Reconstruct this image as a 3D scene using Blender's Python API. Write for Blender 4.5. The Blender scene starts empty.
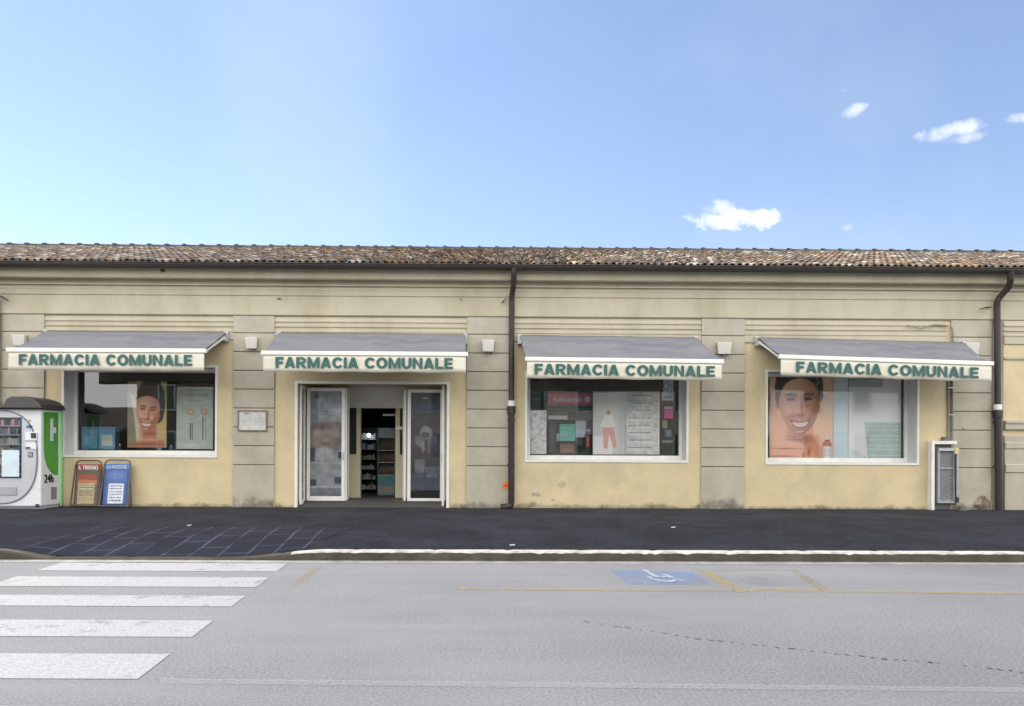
import bpy, bmesh, math, random
import numpy as np
from mathutils import Vector, Matrix
random.seed(7); np.random.seed(7)
R = math.radians
S = bpy.context.scene
COL = S.collection

# ------------------------------------------------------------------ camera
F, CX, CY = 683.0, 512.0, 448.0
H = 1.5                 # eye height above the road
DW = 15.35              # distance of the facade
YAW, ROLL = R(0.56), R(0.25)
fw = Vector((math.sin(YAW), math.cos(YAW), 0))
rt0 = Vector((math.cos(YAW), -math.sin(YAW), 0)); up0 = Vector((0, 0, 1))
rt = rt0*math.cos(ROLL) + up0*math.sin(ROLL)
up = up0*math.cos(ROLL) - rt0*math.sin(ROLL)
cam_d = bpy.data.cameras.new('camera'); cam = bpy.data.objects.new('camera', cam_d); COL.objects.link(cam)
cam_d.sensor_width = 36; cam_d.lens = 36*F/1024; cam_d.shift_y = (CY-353)/1024
cam_d.clip_start = .05; cam_d.clip_end = 3000
cam.matrix_world = Matrix(((rt.x, up.x, -fw.x, 0), (rt.y, up.y, -fw.y, 0), (rt.z, up.z, -fw.z, H), (0, 0, 0, 1)))
S.camera = cam

def ray(u, v): return fw + rt*((u-CX)/F) + up*((CY-v)/F)
def P(u, v, Y=DW):
    d = ray(u, v); t = Y/d.y
    return Vector((d.x*t, Y, H + d.z*t))
def G(u, v, z=0.0):
    d = ray(u, v); t = (z-H)/d.z
    return Vector((d.x*t, d.y*t, z))
def X(u, Y=DW, v=415): return P(u, v, Y).x
def Z(v, Y=DW, u=512): return P(u, v, Y).z

# ------------------------------------------------------------------ light
SUN_AZ = 55.0           # degrees to the left of straight over the building
SUN_EL = math.degrees(math.atan(0.9625*math.cos(R(SUN_AZ))))
w = bpy.data.worlds.new('World'); S.world = w; w.use_nodes = True
nt = w.node_tree; N = nt.nodes; L = nt.links; N.clear()
def wn(t, **k):
    n = N.new(t)
    for a, b in k.items(): setattr(n, a, b)
    return n
def wmath(op, a, b=None, c=None, clamp=False):
    n = wn('ShaderNodeMath', operation=op, use_clamp=clamp)
    for i, q in enumerate((a, b, c)):
        if q is None: continue
        if isinstance(q, (int, float)): n.inputs[i].default_value = q
        else: L.new(q, n.inputs[i])
    return n.outputs[0]
sky = wn('ShaderNodeTexSky', sky_type='NISHITA', sun_disc=False)
sky.sun_elevation = R(SUN_EL); sky.sun_rotation = R(-SUN_AZ)
sky.air_density = 1.0; sky.dust_density = 0.0; sky.ozone_density = 3.0; sky.altitude = 50
tc = wn('ShaderNodeTexCoord'); sx = wn('ShaderNodeSeparateXYZ'); L.new(tc.outputs['Generated'], sx.inputs[0])
yy = wmath('MAXIMUM', sx.outputs[1], 0.05)
px = wmath('DIVIDE', sx.outputs[0], yy); pz = wmath('DIVIDE', sx.outputs[2], yy)
cmb = wn('ShaderNodeCombineXYZ'); L.new(px, cmb.inputs[0]); L.new(pz, cmb.inputs[1])
nz = wn('ShaderNodeTexNoise'); nz.inputs['Scale'].default_value = 30; nz.inputs['Detail'].default_value = 7; nz.inputs['Roughness'].default_value = .62
L.new(cmb.outputs[0], nz.inputs['Vector'])
noise = wmath('SUBTRACT', nz.outputs['Fac'], .5)
dens = None
for (u, v, rx, rz, tilt, k) in [(735, 219, 50, 13, 0.0, 1.0), (722, 213, 24, 13, 0, 1.0), (852, 112, 17, 7, .35, .75), (950, 131, 40, 9, .18, .8),
                                (965, 138, 26, 6, .15, .6), (1020, 118, 17, 6, .1, .6), (847, 227, 7, 4, 0, .35), (845, 90, 6, 3, 0, .2)]:
    d = ray(u, v); cx, cz = d.x/d.y, d.z/d.y
    dx = wmath('SUBTRACT', px, cx); dz = wmath('SUBTRACT', pz, cz)
    dz = wmath('SUBTRACT', dz, wmath('MULTIPLY', dx, tilt))
    a = wmath('ADD', wmath('POWER', wmath('ABSOLUTE', wmath('DIVIDE', dx, rx/F)), 2.0), wmath('POWER', wmath('ABSOLUTE', wmath('DIVIDE', dz, rz/F)), 2.0))
    q = wmath('ADD', wmath('SUBTRACT', 1.0, a), wmath('MULTIPLY', noise, 4.2))
    q = wmath('MULTIPLY', wmath('MULTIPLY', q, .85 if rx > 45 else .5, clamp=True), k)
    dens = q if dens is None else wmath('MAXIMUM', dens, q)
# thin high veil, anywhere in the sky
nz2 = wn('ShaderNodeTexNoise'); nz2.inputs['Scale'].default_value = 2.2; nz2.inputs['Detail'].default_value = 5; L.new(tc.outputs['Generated'], nz2.inputs['Vector'])
veil = wmath('MULTIPLY', wmath('SUBTRACT', nz2.outputs['Fac'], .52, clamp=True), .5, clamp=True)
dens = wmath('MAXIMUM', dens, veil)
# the half of the sky behind the photographer gets bright cloud, added to light the shaded facade (the shop glass mirrors it)
nz3 = wn('ShaderNodeTexNoise'); nz3.inputs['Scale'].default_value = 2.6; nz3.inputs['Detail'].default_value = 7; L.new(tc.outputs['Generated'], nz3.inputs['Vector'])
bk = wmath('MULTIPLY', wmath('ADD', wmath('MULTIPLY', sx.outputs[1], -1.3), wmath('MULTIPLY', wmath('SUBTRACT', nz3.outputs['Fac'], .42), 3.0)), 1.6, clamp=True)
bk = wmath('MULTIPLY', bk, wmath('MULTIPLY', wmath('SUBTRACT', .25, sx.outputs[1]), 4.0, clamp=True))
hsv = wn('ShaderNodeHueSaturation'); hsv.inputs['Saturation'].default_value = 1.03
tint = wn('ShaderNodeMix', data_type='RGBA', blend_type='MULTIPLY'); tint.inputs['Factor'].default_value = 1; tint.inputs['B'].default_value = (1.0, .92, 1.0, 1)
gam = wn('ShaderNodeGamma'); gam.inputs['Gamma'].default_value = .72; L.new(sky.outputs[0], tint.inputs['A']); L.new(tint.outputs['Result'], gam.inputs['Color']); L.new(gam.outputs[0], hsv.inputs['Color']); hsv.inputs['Value'].default_value = 1.36
mx = wn('ShaderNodeMix', data_type='RGBA'); L.new(dens, mx.inputs['Factor']); L.new(hsv.outputs[0], mx.inputs['A'])
CLOUD = mx.inputs['B']; CLOUD.default_value = (5.6, 5.7, 5.8, 1)
mx2 = wn('ShaderNodeMix', data_type='RGBA'); L.new(bk, mx2.inputs['Factor']); L.new(mx.outputs['Result'], mx2.inputs['A']); mx2.inputs['B'].default_value = (11.6, 11.4, 11.2, 1)
bg = wn('ShaderNodeBackground'); bg.inputs['Strength'].default_value = 0.103; L.new(mx2.outputs['Result'], bg.inputs['Color'])
wo = wn('ShaderNodeOutputWorld'); L.new(bg.outputs[0], wo.inputs[0])

sd = Vector((-math.sin(R(SUN_AZ))*math.cos(R(SUN_EL)), math.cos(R(SUN_AZ))*math.cos(R(SUN_EL)), math.sin(R(SUN_EL))))
sl = bpy.data.lights.new('sun', 'SUN'); sl.energy = 2.2; sl.angle = R(.5); sl.color = (1, .95, .87)
so = bpy.data.objects.new('sun', sl); COL.objects.link(so); so.rotation_euler = sd.to_track_quat('Z', 'Y').to_euler(); so.location = (0, 0, 30)
S.view_settings.view_transform = 'Standard'; S.view_settings.look = 'None'; S.view_settings.gamma = 1
S.view_settings.use_curve_mapping = False; S.view_settings.exposure = 1.3

# ------------------------------------------------------------------ materials
def s2l(c):
    c = np.asarray(c, float)
    return np.where(c <= .04045, c/12.92, ((c+.055)/1.055)**2.4)
MATS = {}
def mat(name, col, rough=.7, var=.12, scale=3.0, bump=.0, bscale=60.0, metal=0.0, stain=None, stain_amt=.0, stain_scale=1.2, streak=0.0, stretch=None, spec=.5, grain=0.0, gscale=120):
    if name in MATS: return MATS[name]
    m = bpy.data.materials.new(name); m.use_nodes = True; MATS[name] = m
    n = m.node_tree.nodes; l = m.node_tree.links; b = n['Principled BSDF']
    b.inputs['Roughness'].default_value = rough; b.inputs['Metallic'].default_value = metal
    b.inputs['Specular IOR Level'].default_value = spec
    t = n.new('ShaderNodeTexCoord')
    z1 = n.new('ShaderNodeTexNoise'); z1.inputs['Scale'].default_value = scale; z1.inputs['Detail'].default_value = 6; z1.inputs['Roughness'].default_value = .6
    l.new(t.outputs['Object'], z1.inputs['Vector'])
    r = n.new('ShaderNodeMapRange'); l.new(z1.outputs['Fac'], r.inputs['Value'])
    r.inputs['From Min'].default_value = .25; r.inputs['From Max'].default_value = .75
    r.inputs['To Min'].default_value = 1-var; r.inputs['To Max'].default_value = 1+var
    cur = n.new('ShaderNodeVectorMath'); cur.operation = 'SCALE'; cur.inputs[0].default_value = col[:3]; l.new(r.outputs[0], cur.inputs['Scale'])
    c = cur.outputs[0]
    if grain:
        zg = n.new('ShaderNodeTexNoise'); zg.inputs['Scale'].default_value = gscale; zg.inputs['Detail'].default_value = 2; l.new(t.outputs['Object'], zg.inputs['Vector'])
        rg = n.new('ShaderNodeMapRange'); l.new(zg.outputs['Fac'], rg.inputs['Value']); rg.inputs['From Min'].default_value = .3; rg.inputs['From Max'].default_value = .7
        rg.inputs['To Min'].default_value = 1-grain; rg.inputs['To Max'].default_value = 1+grain
        g = n.new('ShaderNodeVectorMath'); g.operation = 'SCALE'; l.new(c, g.inputs[0]); l.new(rg.outputs[0], g.inputs['Scale']); c = g.outputs[0]
    if stain is not None:
        mp = n.new('ShaderNodeMapping'); l.new(t.outputs['Object'], mp.inputs['Vector']); mp.inputs['Location'].default_value = (3.1, 7.7, 1.3)
        if streak: mp.inputs['Scale'].default_value = (1.0, 1.0, streak)
        if stretch: mp.inputs['Scale'].default_value = stretch
        z2 = n.new('ShaderNodeTexNoise'); z2.inputs['Scale'].default_value = stain_scale; z2.inputs['Detail'].default_value = 8; z2.inputs['Roughness'].default_value = .65
        l.new(mp.outputs[0], z2.inputs['Vector'])
        r2 = n.new('ShaderNodeMapRange'); l.new(z2.outputs['Fac'], r2.inputs['Value']); r2.inputs['From Min'].default_value = .46; r2.inputs['From Max'].default_value = .72
        r2.inputs['To Max'].default_value = stain_amt
        mm = n.new('ShaderNodeMix'); mm.data_type = 'RGBA'; l.new(r2.outputs[0], mm.inputs['Factor']); l.new(c, mm.inputs['A']); mm.inputs['B'].default_value = (*stain, 1)
        c = mm.outputs['Result']
    l.new(c, b.inputs['Base Color'])
    if bump:
        z3 = n.new('ShaderNodeTexNoise'); z3.inputs['Scale'].default_value = bscale; z3.inputs['Detail'].default_value = 4; l.new(t.outputs['Object'], z3.inputs['Vector'])
        bp = n.new('ShaderNodeBump'); bp.inputs['Strength'].default_value = bump; bp.inputs['Distance'].default_value = .01
        l.new(z3.outputs['Fac'], bp.inputs['Height']); l.new(bp.outputs[0], b.inputs['Normal'])
    return m
def attr_mat():
    m = bpy.data.materials.new('print'); m.use_nodes = True; n = m.node_tree.nodes; b = n['Principled BSDF']; b.inputs['Roughness'].default_value = .45
    a = n.new('ShaderNodeAttribute'); a.attribute_name = 'Col'; m.node_tree.links.new(a.outputs['Color'], b.inputs['Base Color']); return m
PRINT = attr_mat()
def glass_mat(name, refl, tint=(1, 1, 1)):
    m = bpy.data.materials.new(name); m.use_nodes = True; n = m.node_tree.nodes; l = m.node_tree.links; n.clear()
    o = n.new('ShaderNodeOutputMaterial'); t = n.new('ShaderNodeBsdfTransparent'); t.inputs[0].default_value = (*tint, 1)
    g = n.new('ShaderNodeBsdfGlossy'); g.inputs['Roughness'].default_value = .015; g.inputs[0].default_value = (.95, .97, 1, 1)
    f = n.new('ShaderNodeFresnel'); f.inputs[0].default_value = 1.5
    a = n.new('ShaderNodeMath'); a.operation = 'ADD'; a.inputs[1].default_value = refl; a.use_clamp = True; l.new(f.outputs[0], a.inputs[0])
    z = n.new('ShaderNodeTexNoise'); z.inputs['Scale'].default_value = 1.3; tt = n.new('ShaderNodeTexCoord'); l.new(tt.outputs['Object'], z.inputs['Vector'])
    bp = n.new('ShaderNodeBump'); bp.inputs['Strength'].default_value = .04; bp.inputs['Distance'].default_value = .02; l.new(z.outputs['Fac'], bp.inputs['Height']); l.new(bp.outputs[0], g.inputs['Normal'])
    x = n.new('ShaderNodeMixShader'); l.new(a.outputs[0], x.inputs[0]); l.new(t.outputs[0], x.inputs[1]); l.new(g.outputs[0], x.inputs[2]); l.new(x.outputs[0], o.inputs[0])
    return m
GLASS = glass_mat('shop_glass', .01); GLASS_R = glass_mat('display_glass', .07)
GLASS_DULL = glass_mat('machine_glass', .01)
WHITE = mat('white_metal', (.74, .74, .70), .4, .05, 4, stain=(.45, .42, .34), stain_amt=.25, stain_scale=5)
REVEAL = mat('reveal_grey', (.56, .56, .56), .6, .06, 3)
YELLOW = mat('yellow_plaster', (.59, .495, .305), .9, .09, 1.3, bump=.5, bscale=45, stain=(.43, .38, .26), stain_amt=.75, stain_scale=1.3, grain=.05, gscale=40)
PIL = mat('pilaster_stone', (.42, .39, .315), .92, .13, 1.7, bump=.5, bscale=50, stain=(.31, .285, .22), stain_amt=.7, stain_scale=1.5, grain=.06, gscale=50)
BEIGE = mat('beige_plaster', (.475, .437, .332), .92, .07, 1.1, bump=.4, bscale=50, stain=(.35, .315, .215), stain_amt=.75, stain_scale=1.4, streak=.45, grain=.05, gscale=40)
GROOVE = mat('groove_dirt', (.20, .185, .145), .95, .3, 4)
DARKMETAL = mat('dark_brown_metal', (.032, .026, .025), .5, .3, 5, stain=(.065, .055, .048), stain_amt=.5, stain_scale=6)
CASTIRON = mat('cast_iron', (.022, .019, .018), .55, .3, 8)
FABRIC = mat('awning_fabric', (.205, .207, .222), .95, .12, 1.2, bump=.2, bscale=200, stain=(.13, .135, .18), stain_amt=.95, stain_scale=1.3, stretch=(.35, 2.2, 1), spec=.1)
VAL = mat('awning_valance', (.62, .60, .51), .85, .04, 2, stain=(.58, .53, .40), stain_amt=.5, stain_scale=3)
GREEN = mat('green_lettering', (.024, .098, .088), .6, .08, 10)
ALU = mat('grey_alu', (.45, .46, .47), .4, .08, 6, metal=.4)
CREAM = mat('cream_paint', (.60, .55, .38), .7, .06, 2)
DARK = mat('dark_panel', (.022, .023, .025), .6, .2, 3)

# ------------------------------------------------------------------ builders
def origin(o):
    v = Vector((0, 0, 0))
    while o is not None: v = v + o.location; o = o.parent
    return v
class MB:
    def __init__(s): s.v = []; s.f = []; s.sm = []
    def add(s, vs, fs, smooth=False):
        n = len(s.v); s.v += [tuple(v) for v in vs]; s.f += [tuple(i+n for i in f) for f in fs]; s.sm += [smooth]*len(fs); return s
    def box(s, x0, x1, y0, y1, z0, z1):
        if x0 > x1: x0, x1 = x1, x0
        if y0 > y1: y0, y1 = y1, y0
        if z0 > z1: z0, z1 = z1, z0
        v = [(x0, y0, z0), (x1, y0, z0), (x1, y1, z0), (x0, y1, z0), (x0, y0, z1), (x1, y0, z1), (x1, y1, z1), (x0, y1, z1)]
        return s.add(v, [(0, 3, 2, 1), (4, 5, 6, 7), (0, 1, 5, 4), (1, 2, 6, 5), (2, 3, 7, 6), (3, 0, 4, 7)])
    def hexa(s, b, t):
        return s.add(list(b)+list(t), [(0, 3, 2, 1), (4, 5, 6, 7), (0, 1, 5, 4), (1, 2, 6, 5), (2, 3, 7, 6), (3, 0, 4, 7)])
    def prism_y(s, pts, y0, y1):      # polygon in x,z (counter-clockwise seen from -y), extruded along y
        n = len(pts); v = [(x, y0, z) for x, z in pts]+[(x, y1, z) for x, z in pts]
        return s.add(v, [tuple(range(n)), tuple(range(2*n-1, n-1, -1))]+[(i, i+n, (i+1) % n+n, (i+1) % n) for i in range(n)])
    def sweep_x(s, prof, x0, x1, cap=True):   # profile in y,z
        n = len(prof); v = [(x0, y, z) for y, z in prof]+[(x1, y, z) for y, z in prof]
        fs = [(i, i+1, i+1+n, i+n) for i in range(n-1)]
        if cap: fs += [tuple(range(n-1, -1, -1)), tuple(range(n, 2*n))]; fs += [(n-1, 0, n, 2*n-1)]
        return s.add(v, fs)
    def tube(s, pts, r, seg=12, caps=True):
        pts = [Vector(p) for p in pts]; rs = r if isinstance(r, (list, tuple)) else [r]*len(pts)
        vs = []; n0 = None
        for i, p in enumerate(pts):
            a = pts[max(i-1, 0)]; b = pts[min(i+1, len(pts)-1)]; t = (b-a).normalized()
            if n0 is None:
                n0 = t.orthogonal().normalized()
            n0 = (n0 - t*n0.dot(t)).normalized(); b0 = t.cross(n0)
            for k in range(seg):
                an = 2*math.pi*k/seg; vs.append(p+(n0*math.cos(an)+b0*math.sin(an))*rs[i])
        fs = [(i*seg+k, i*seg+(k+1) % seg, (i+1)*seg+(k+1) % seg, (i+1)*seg+k) for i in range(len(pts)-1) for k in range(seg)]
        s.add(vs, fs, True)
        if caps:
            s.add(vs[:seg], [tuple(range(seg-1, -1, -1))]); s.add(vs[-seg:], [tuple(range(seg))])
        return s
    def lathe(s, c, prof, seg=20):     # prof: (r, z)
        vs = [(c[0]+r*math.cos(2*math.pi*k/seg), c[1]+r*math.sin(2*math.pi*k/seg), c[2]+z) for r, z in prof for k in range(seg)]
        fs = [(i*seg+k, i*seg+(k+1) % seg, (i+1)*seg+(k+1) % seg, (i+1)*seg+k) for i in range(len(prof)-1) for k in range(seg)]
        return s.add(vs, fs, True)
    def frame(s, x0, x1, z0, z1, y0, y1, t, tb=None, tt=None):
        tb = t if tb is None else tb; tt = t if tt is None else tt
        s.box(x0, x0+t, y0, y1, z0, z1); s.box(x1-t, x1, y0, y1, z0, z1)
        s.box(x0+t, x1-t, y0, y1, z1-tt, z1)
        if tb: s.box(x0+t, x1-t, y0, y1, z0, z0+tb)
        return s
    def build(s, name, m, parent=None, bevel=0):
        o0 = origin(parent)
        me = bpy.data.meshes.new(name); me.from_pydata([(x-o0.x, y-o0.y, z-o0.z) for x, y, z in s.v], [], s.f)
        me.polygons.foreach_set('use_smooth', s.sm); me.validate(); me.update(); me.materials.append(m)
        o = bpy.data.objects.new(name, me); COL.objects.link(o); o.parent = parent
        if bevel:
            b = o.modifiers.new('bevel', 'BEVEL'); b.width = bevel; b.segments = 2; b.limit_method = 'ANGLE'
        return o
def tag(o, label=None, cat=None, group=None, kind=None):
    if label: o['label'] = label
    if cat: o['category'] = cat
    if group: o['group'] = group
    if kind: o['kind'] = kind
    return o
def thing(name, label, cat, loc, group=None):
    o = bpy.data.objects.new(name, None); COL.objects.link(o); o.location = loc; o.empty_display_size = .2
    return tag(o, label, cat, group)
def grid_fn(nx, ny, fn):
    vs = [fn(i/(nx-1), j/(ny-1)) for j in range(ny) for i in range(nx)]
    fs = [(j*nx+i, j*nx+i+1, (j+1)*nx+i+1, (j+1)*nx+i) for j in range(ny-1) for i in range(nx-1)]
    return vs, fs
def text(name, body, m, parent, x0, x1, z0, z1, y, bold=.02, slope=0.0, depth=.003):
    cu = bpy.data.curves.new(name, 'FONT'); cu.body = body; cu.size = 1;  cu.extrude = 0; cu.space_character = 1.06; cu.resolution_u = 3
    t = bpy.data.objects.new('tmp', cu); COL.objects.link(t)
    dg = bpy.context.evaluated_depsgraph_get(); me = bpy.data.meshes.new_from_object(t.evaluated_get(dg))
    bpy.data.objects.remove(t); bpy.data.curves.remove(cu)
    co = np.empty(len(me.vertices)*3); me.vertices.foreach_get('co', co); co = co.reshape(-1, 3)
    fs = [tuple(p.vertices) for p in me.polygons]; nv = len(co); K = 5; cps = []; ff = []
    for k in range(K):       # struck several times side by side: a heavy face
        c2 = co.copy(); c2[:, 0] += bold*(k-(K-1)/2); c2[:, 2] += .0004*k; cps.append(c2); ff += [tuple(i+nv*k for i in q) for q in fs]
    co = np.vstack(cps); mn = co.min(0); mxx = co.max(0); sx_ = (co[:, 0]-mn[0])/(mxx[0]-mn[0]); sz_ = (co[:, 1]-mn[1])/(mxx[1]-mn[1])
    bpy.data.meshes.remove(me); me = bpy.data.meshes.new(name); me.from_pydata(co.tolist(), [], ff)
    o0 = origin(parent)
    out = np.stack([x0+(x1-x0)*sx_-o0.x, y-co[:, 2]-o0.y, z0+(z1-z0)*sz_+slope*sx_-o0.z], 1)
    me.vertices.foreach_set('co', out.ravel()); me.name = name; me.materials.clear(); me.materials.append(m); me.update()
    o = bpy.data.objects.new(name, me); COL.objects.link(o); o.parent = parent
    return o

def heavy_glyph(ch):
    # heavy extended capitals out of bars and arcs on a cell of height 1; returns (list of polygons, width)
    t = .29; P_ = []
    def bar(x0, y0, x1, y1): P_.append([(x0, y0), (x1, y0), (x1, y1), (x0, y1)])
    def arc(cx, cy, rx, ry, a0, a1, tx=t, ty=.22, n=14):
        for k in range(n):
            a = R(a0+(a1-a0)*k/n); b = R(a0+(a1-a0)*(k+1)/n)
            P_.append([(cx+rx*math.cos(a), cy+ry*math.sin(a)), (cx+rx*math.cos(b), cy+ry*math.sin(b)), (cx+(rx-tx)*math.cos(b), cy+(ry-ty)*math.sin(b)), (cx+(rx-tx)*math.cos(a), cy+(ry-ty)*math.sin(a))])
    if ch == 'F': w = .76; bar(0, 0, t, 1); bar(t, .78, w, 1); bar(t, .38, w*.92, .59)
    elif ch == 'E': w = .80; bar(0, 0, t, 1); bar(t, .79, w*.97, 1); bar(t, .40, w*.92, .60); bar(t, 0, w, .21)
    elif ch == 'L': w = .76; bar(0, 0, t, 1); bar(t, 0, w, .21)
    elif ch == 'I': w = t; bar(0, 0, t, 1)
    elif ch == 'A': w = .98; P_.append([(0, 0), (.30, 0), (.64, 1), (.34, 1)]); P_.append([(w-.30, 0), (w, 0), (.65, 1), (.641, 1), (.49, .62)]); bar(.28, .17, .72, .35)
    elif ch == 'N': w = .92; bar(0, 0, t-.01, 1); bar(w-t+.01, 0, w, 1); P_.append([(t-.009, 1), (t-.009, .66), (w-t+.009, 0), (w-t+.009, .34)])
    elif ch == 'M': w = 1.12; bar(0, 0, t-.02, 1); bar(w-t+.02, 0, w, 1); P_.append([(t-.019, 1), (t-.019, .55), (.48, 0), (.56, 0), (.56, .38)]); P_.append([(w-t+.019, 1), (.561, .38), (.561, 0), (.64, 0), (w-t+.019, .55)])
    elif ch == 'U': w = .92; bar(0, .38, t, 1); bar(w-t, .38, w, 1); arc(w/2, .38, w/2, .395, 180, 360)
    elif ch == 'O': w = 1.04; arc(w/2, .5, w/2, .515, 0, 360, n=30)
    elif ch == 'C': w = .97; arc(.51, .5, .51, .515, 33, 327, n=26)
    elif ch == 'R': w = .94; bar(0, 0, t, 1); bar(t, .80, .52, 1); bar(t, .39, .52, .57); arc(.52, .695, .37, .305, -90, 90, tx=.26, ty=.195); P_.append([(.34, .388), (.66, .388), (w, 0), (.61, 0)])
    else: w = .40
    return P_, w
def heavy_text(name, body, m, parent, x0, x1, z0, z1, y, slope=0.0):
    polys = []; x = 0; cut = 0
    for ch in body:
        if ch == ' ': cut = len(polys)
        g_, w_ = heavy_glyph(ch); polys += [[(x+a, b) for a, b in q] for q in g_]; x += w_+.085
    x -= .085; mb = MB(); k = 0
    for q in polys:
        if k == cut: mb.build(name, m, parent); mb = MB()
        v_ = [(x0+(x1-x0)*a/x, y-.0003*(k % 7), z0+(z1-z0)*b+slope*a/x) for a, b in q]; k += 1
        ar = sum(v_[i][0]*v_[(i+1) % len(v_)][2]-v_[(i+1) % len(v_)][0]*v_[i][2] for i in range(len(v_)))
        mb.add(v_ if ar > 0 else v_[::-1], [tuple(range(len(v_)))])
    return mb.build(name, m, parent)

# ---- printed pictures: a fine grid of coloured points on a real flat panel
class Paint:
    def __init__(s, nx, ny, bg):
        s.nx, s.ny = nx, ny
        s.x, s.y = np.meshgrid(np.linspace(0, 1, nx), np.linspace(0, 1, ny)); s.asp = nx/ny
        s.c = np.ones((ny, nx, 3))*np.array(bg)
    def mixm(s, m, col): s.c = s.c*(1-m[..., None])+np.array(col)*m[..., None]; return s
    def ell(s, cx, cy, rx, ry, col, rot=0, soft=.08, a=1.0, clip=None):
        dx = (s.x-cx)*s.asp; dy = s.y-cy; c, q = math.cos(rot), math.sin(rot)
        ex = (dx*c+dy*q)/(rx*s.asp); ey = (-dx*q+dy*c)/ry; d = np.sqrt(ex**2+ey**2)
        m = np.clip((1-d)/soft+.5, 0, 1)*a
        if clip is not None: m = m*clip
        return s.mixm(m, col)
    def glow(s, cx, cy, rx, ry, col, a=1.0, clip=None):
        m = a*np.exp(-(((s.x-cx)/rx)**2+((s.y-cy)/ry)**2))
        if clip is not None: m = m*clip
        return s.mixm(m, col)
    def rect(s, x0, x1, y0, y1, col, a=1.0):
        return s.mixm(((s.x >= x0) & (s.x <= x1) & (s.y >= y0) & (s.y <= y1)).astype(float)*a, col)
    def poly(s, pts, col, a=1.0):
        ins = np.zeros(s.x.shape, bool); n = len(pts)
        for i in range(n):
            x1, y1 = pts[i]; x2, y2 = pts[(i+1) % n]
            if y1 == y2: continue
            c = ((y1 > s.y) != (y2 > s.y)) & (s.x < (x2-x1)*(s.y-y1)/(y2-y1)+x1)
            ins ^= c
        return s.mixm(ins.astype(float)*a, col)
    def noise(s, amt, k=6):
        g = np.random.rand(s.ny//k+2, s.nx//k+2)
        yi = s.y*(s.ny//k); xi = s.x*(s.nx//k); y0 = yi.astype(int); x0 = xi.astype(int); fy = yi-y0; fx = xi-x0
        v = (g[y0, x0]*(1-fx)+g[y0, x0+1]*fx)*(1-fy)+(g[y0+1, x0]*(1-fx)+g[y0+1, x0+1]*fx)*fy
        s.c = s.c*(1+amt*(v-.5)[..., None]*2); return s
    def lines(s, x0, x1, y0, y1, n, col, a=.7, th=.4):
        for i in range(n):
            yc = y1-(i+.5)*(y1-y0)/n; h = th*(y1-y0)/n/2
            xx = x0
            while xx < x1:
                wd = random.uniform(.06, .18)*(x1-x0); s.rect(xx, min(xx+wd, x1), yc-h, yc+h, col, a); xx += wd+.03*(x1-x0)
        return s
def panel(name, p, x0, x1, z0, z1, Y, parent=None, thick=.012, ztilt=0, gain=1.0):
    o0 = origin(parent)
    vs, fs = grid_fn(p.nx, p.ny, lambda i, j: (x0+(x1-x0)*i-o0.x, Y+ztilt*j-o0.y, z0+(z1-z0)*j-o0.z))
    n = len(vs); fs = [f for f in fs]
    nx, ny = p.nx, p.ny
    c4 = [0, nx-1, n-1, n-nx]; back = [(vs[c][0], vs[c][1]+thick, vs[c][2]) for c in c4]
    vs += back; b = n
    fs += [(b, b+3, b+2, b+1), tuple([b, b+1]+list(range(nx-1, -1, -1))), tuple([b+2, b+3]+[n-nx+i for i in range(nx)]),
           tuple([b+1, b+2]+[j*nx+nx-1 for j in range(ny-1, -1, -1)]), tuple([b+3, b]+[j*nx for j in range(ny)])]
    me = bpy.data.meshes.new(name); me.from_pydata(vs, [], fs); me.materials.append(PRINT)
    a = me.color_attributes.new('Col', 'FLOAT_COLOR', 'POINT')
    c = s2l(np.clip(p.c*gain, 0, .97)).reshape(-1, 3); c = np.vstack([c, np.ones((4, 3))*.5]); c = np.hstack([c, np.ones((len(c), 1))])
    a.data.foreach_set('color', c.astype(np.float32).ravel()); me.update()
    o = bpy.data.objects.new(name, me); COL.objects.link(o); o.parent = parent
    return o
def poster(name, label, cat, u0, u1, v0, v1, Y, p, group=None, parent=None, gain=1.13):
    v = (v0+v1)/2; u = (u0+u1)/2
    o = panel(name, p, X(u0, Y, v), X(u1, Y, v), Z(v1, Y, u), Z(v0, Y, u), Y, parent, gain=gain)
    return tag(o, label, cat, group) if parent is None else o

# ================================================================== GROUND
asph = mat('road_asphalt', (.165, .166, .173), .9, .17, .38, bump=.25, bscale=70, stain=(.215, .216, .224), stain_amt=.7, stain_scale=.5, stretch=(.3, 1.6, 1), grain=.30, gscale=48)
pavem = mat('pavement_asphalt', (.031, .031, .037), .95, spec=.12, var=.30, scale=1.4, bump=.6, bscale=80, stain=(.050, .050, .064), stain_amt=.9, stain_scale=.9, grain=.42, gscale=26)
kerbm = mat('kerb_stone', (.52, .50, .46), .8, .2, 4, bump=.5, bscale=30, stain=(.20, .18, .14), stain_amt=.8, stain_scale=5, grain=.12, gscale=30)
MB().box(-900, 900, -900, 900, -.6, -.05).build('ground', mat('ground_earth', (.14, .13, .10), .95, .2, .1))
tag(bpy.data.objects['ground'], kind='structure')
KY = 9.06
vs, fs = grid_fn(60, 20, lambda i, j: (-60+120*i, -7.0+(KY+7.0-.01)*j, 0))
rd = MB().add(vs, fs).build('road', asph); tag(rd, kind='structure')
def sstep(a, b, x): t = min(max((x-a)/(b-a), 0), 1); return t*t*(3-2*t)
def dip(x):    # lowered kerb at the crossing
    return sstep(-6.75, -5.9, x)*(1-sstep(-3.75, -2.35, x))
def kh(x): return .125-.105*dip(x)
def ph(x, y):
    t = min(max((y-KY)/(DW-KY), 0), 1.2)
    return kh(x)+(.125+.028*t-kh(x))*sstep(0, 1, (y-KY)/1.9)+.0
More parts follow.
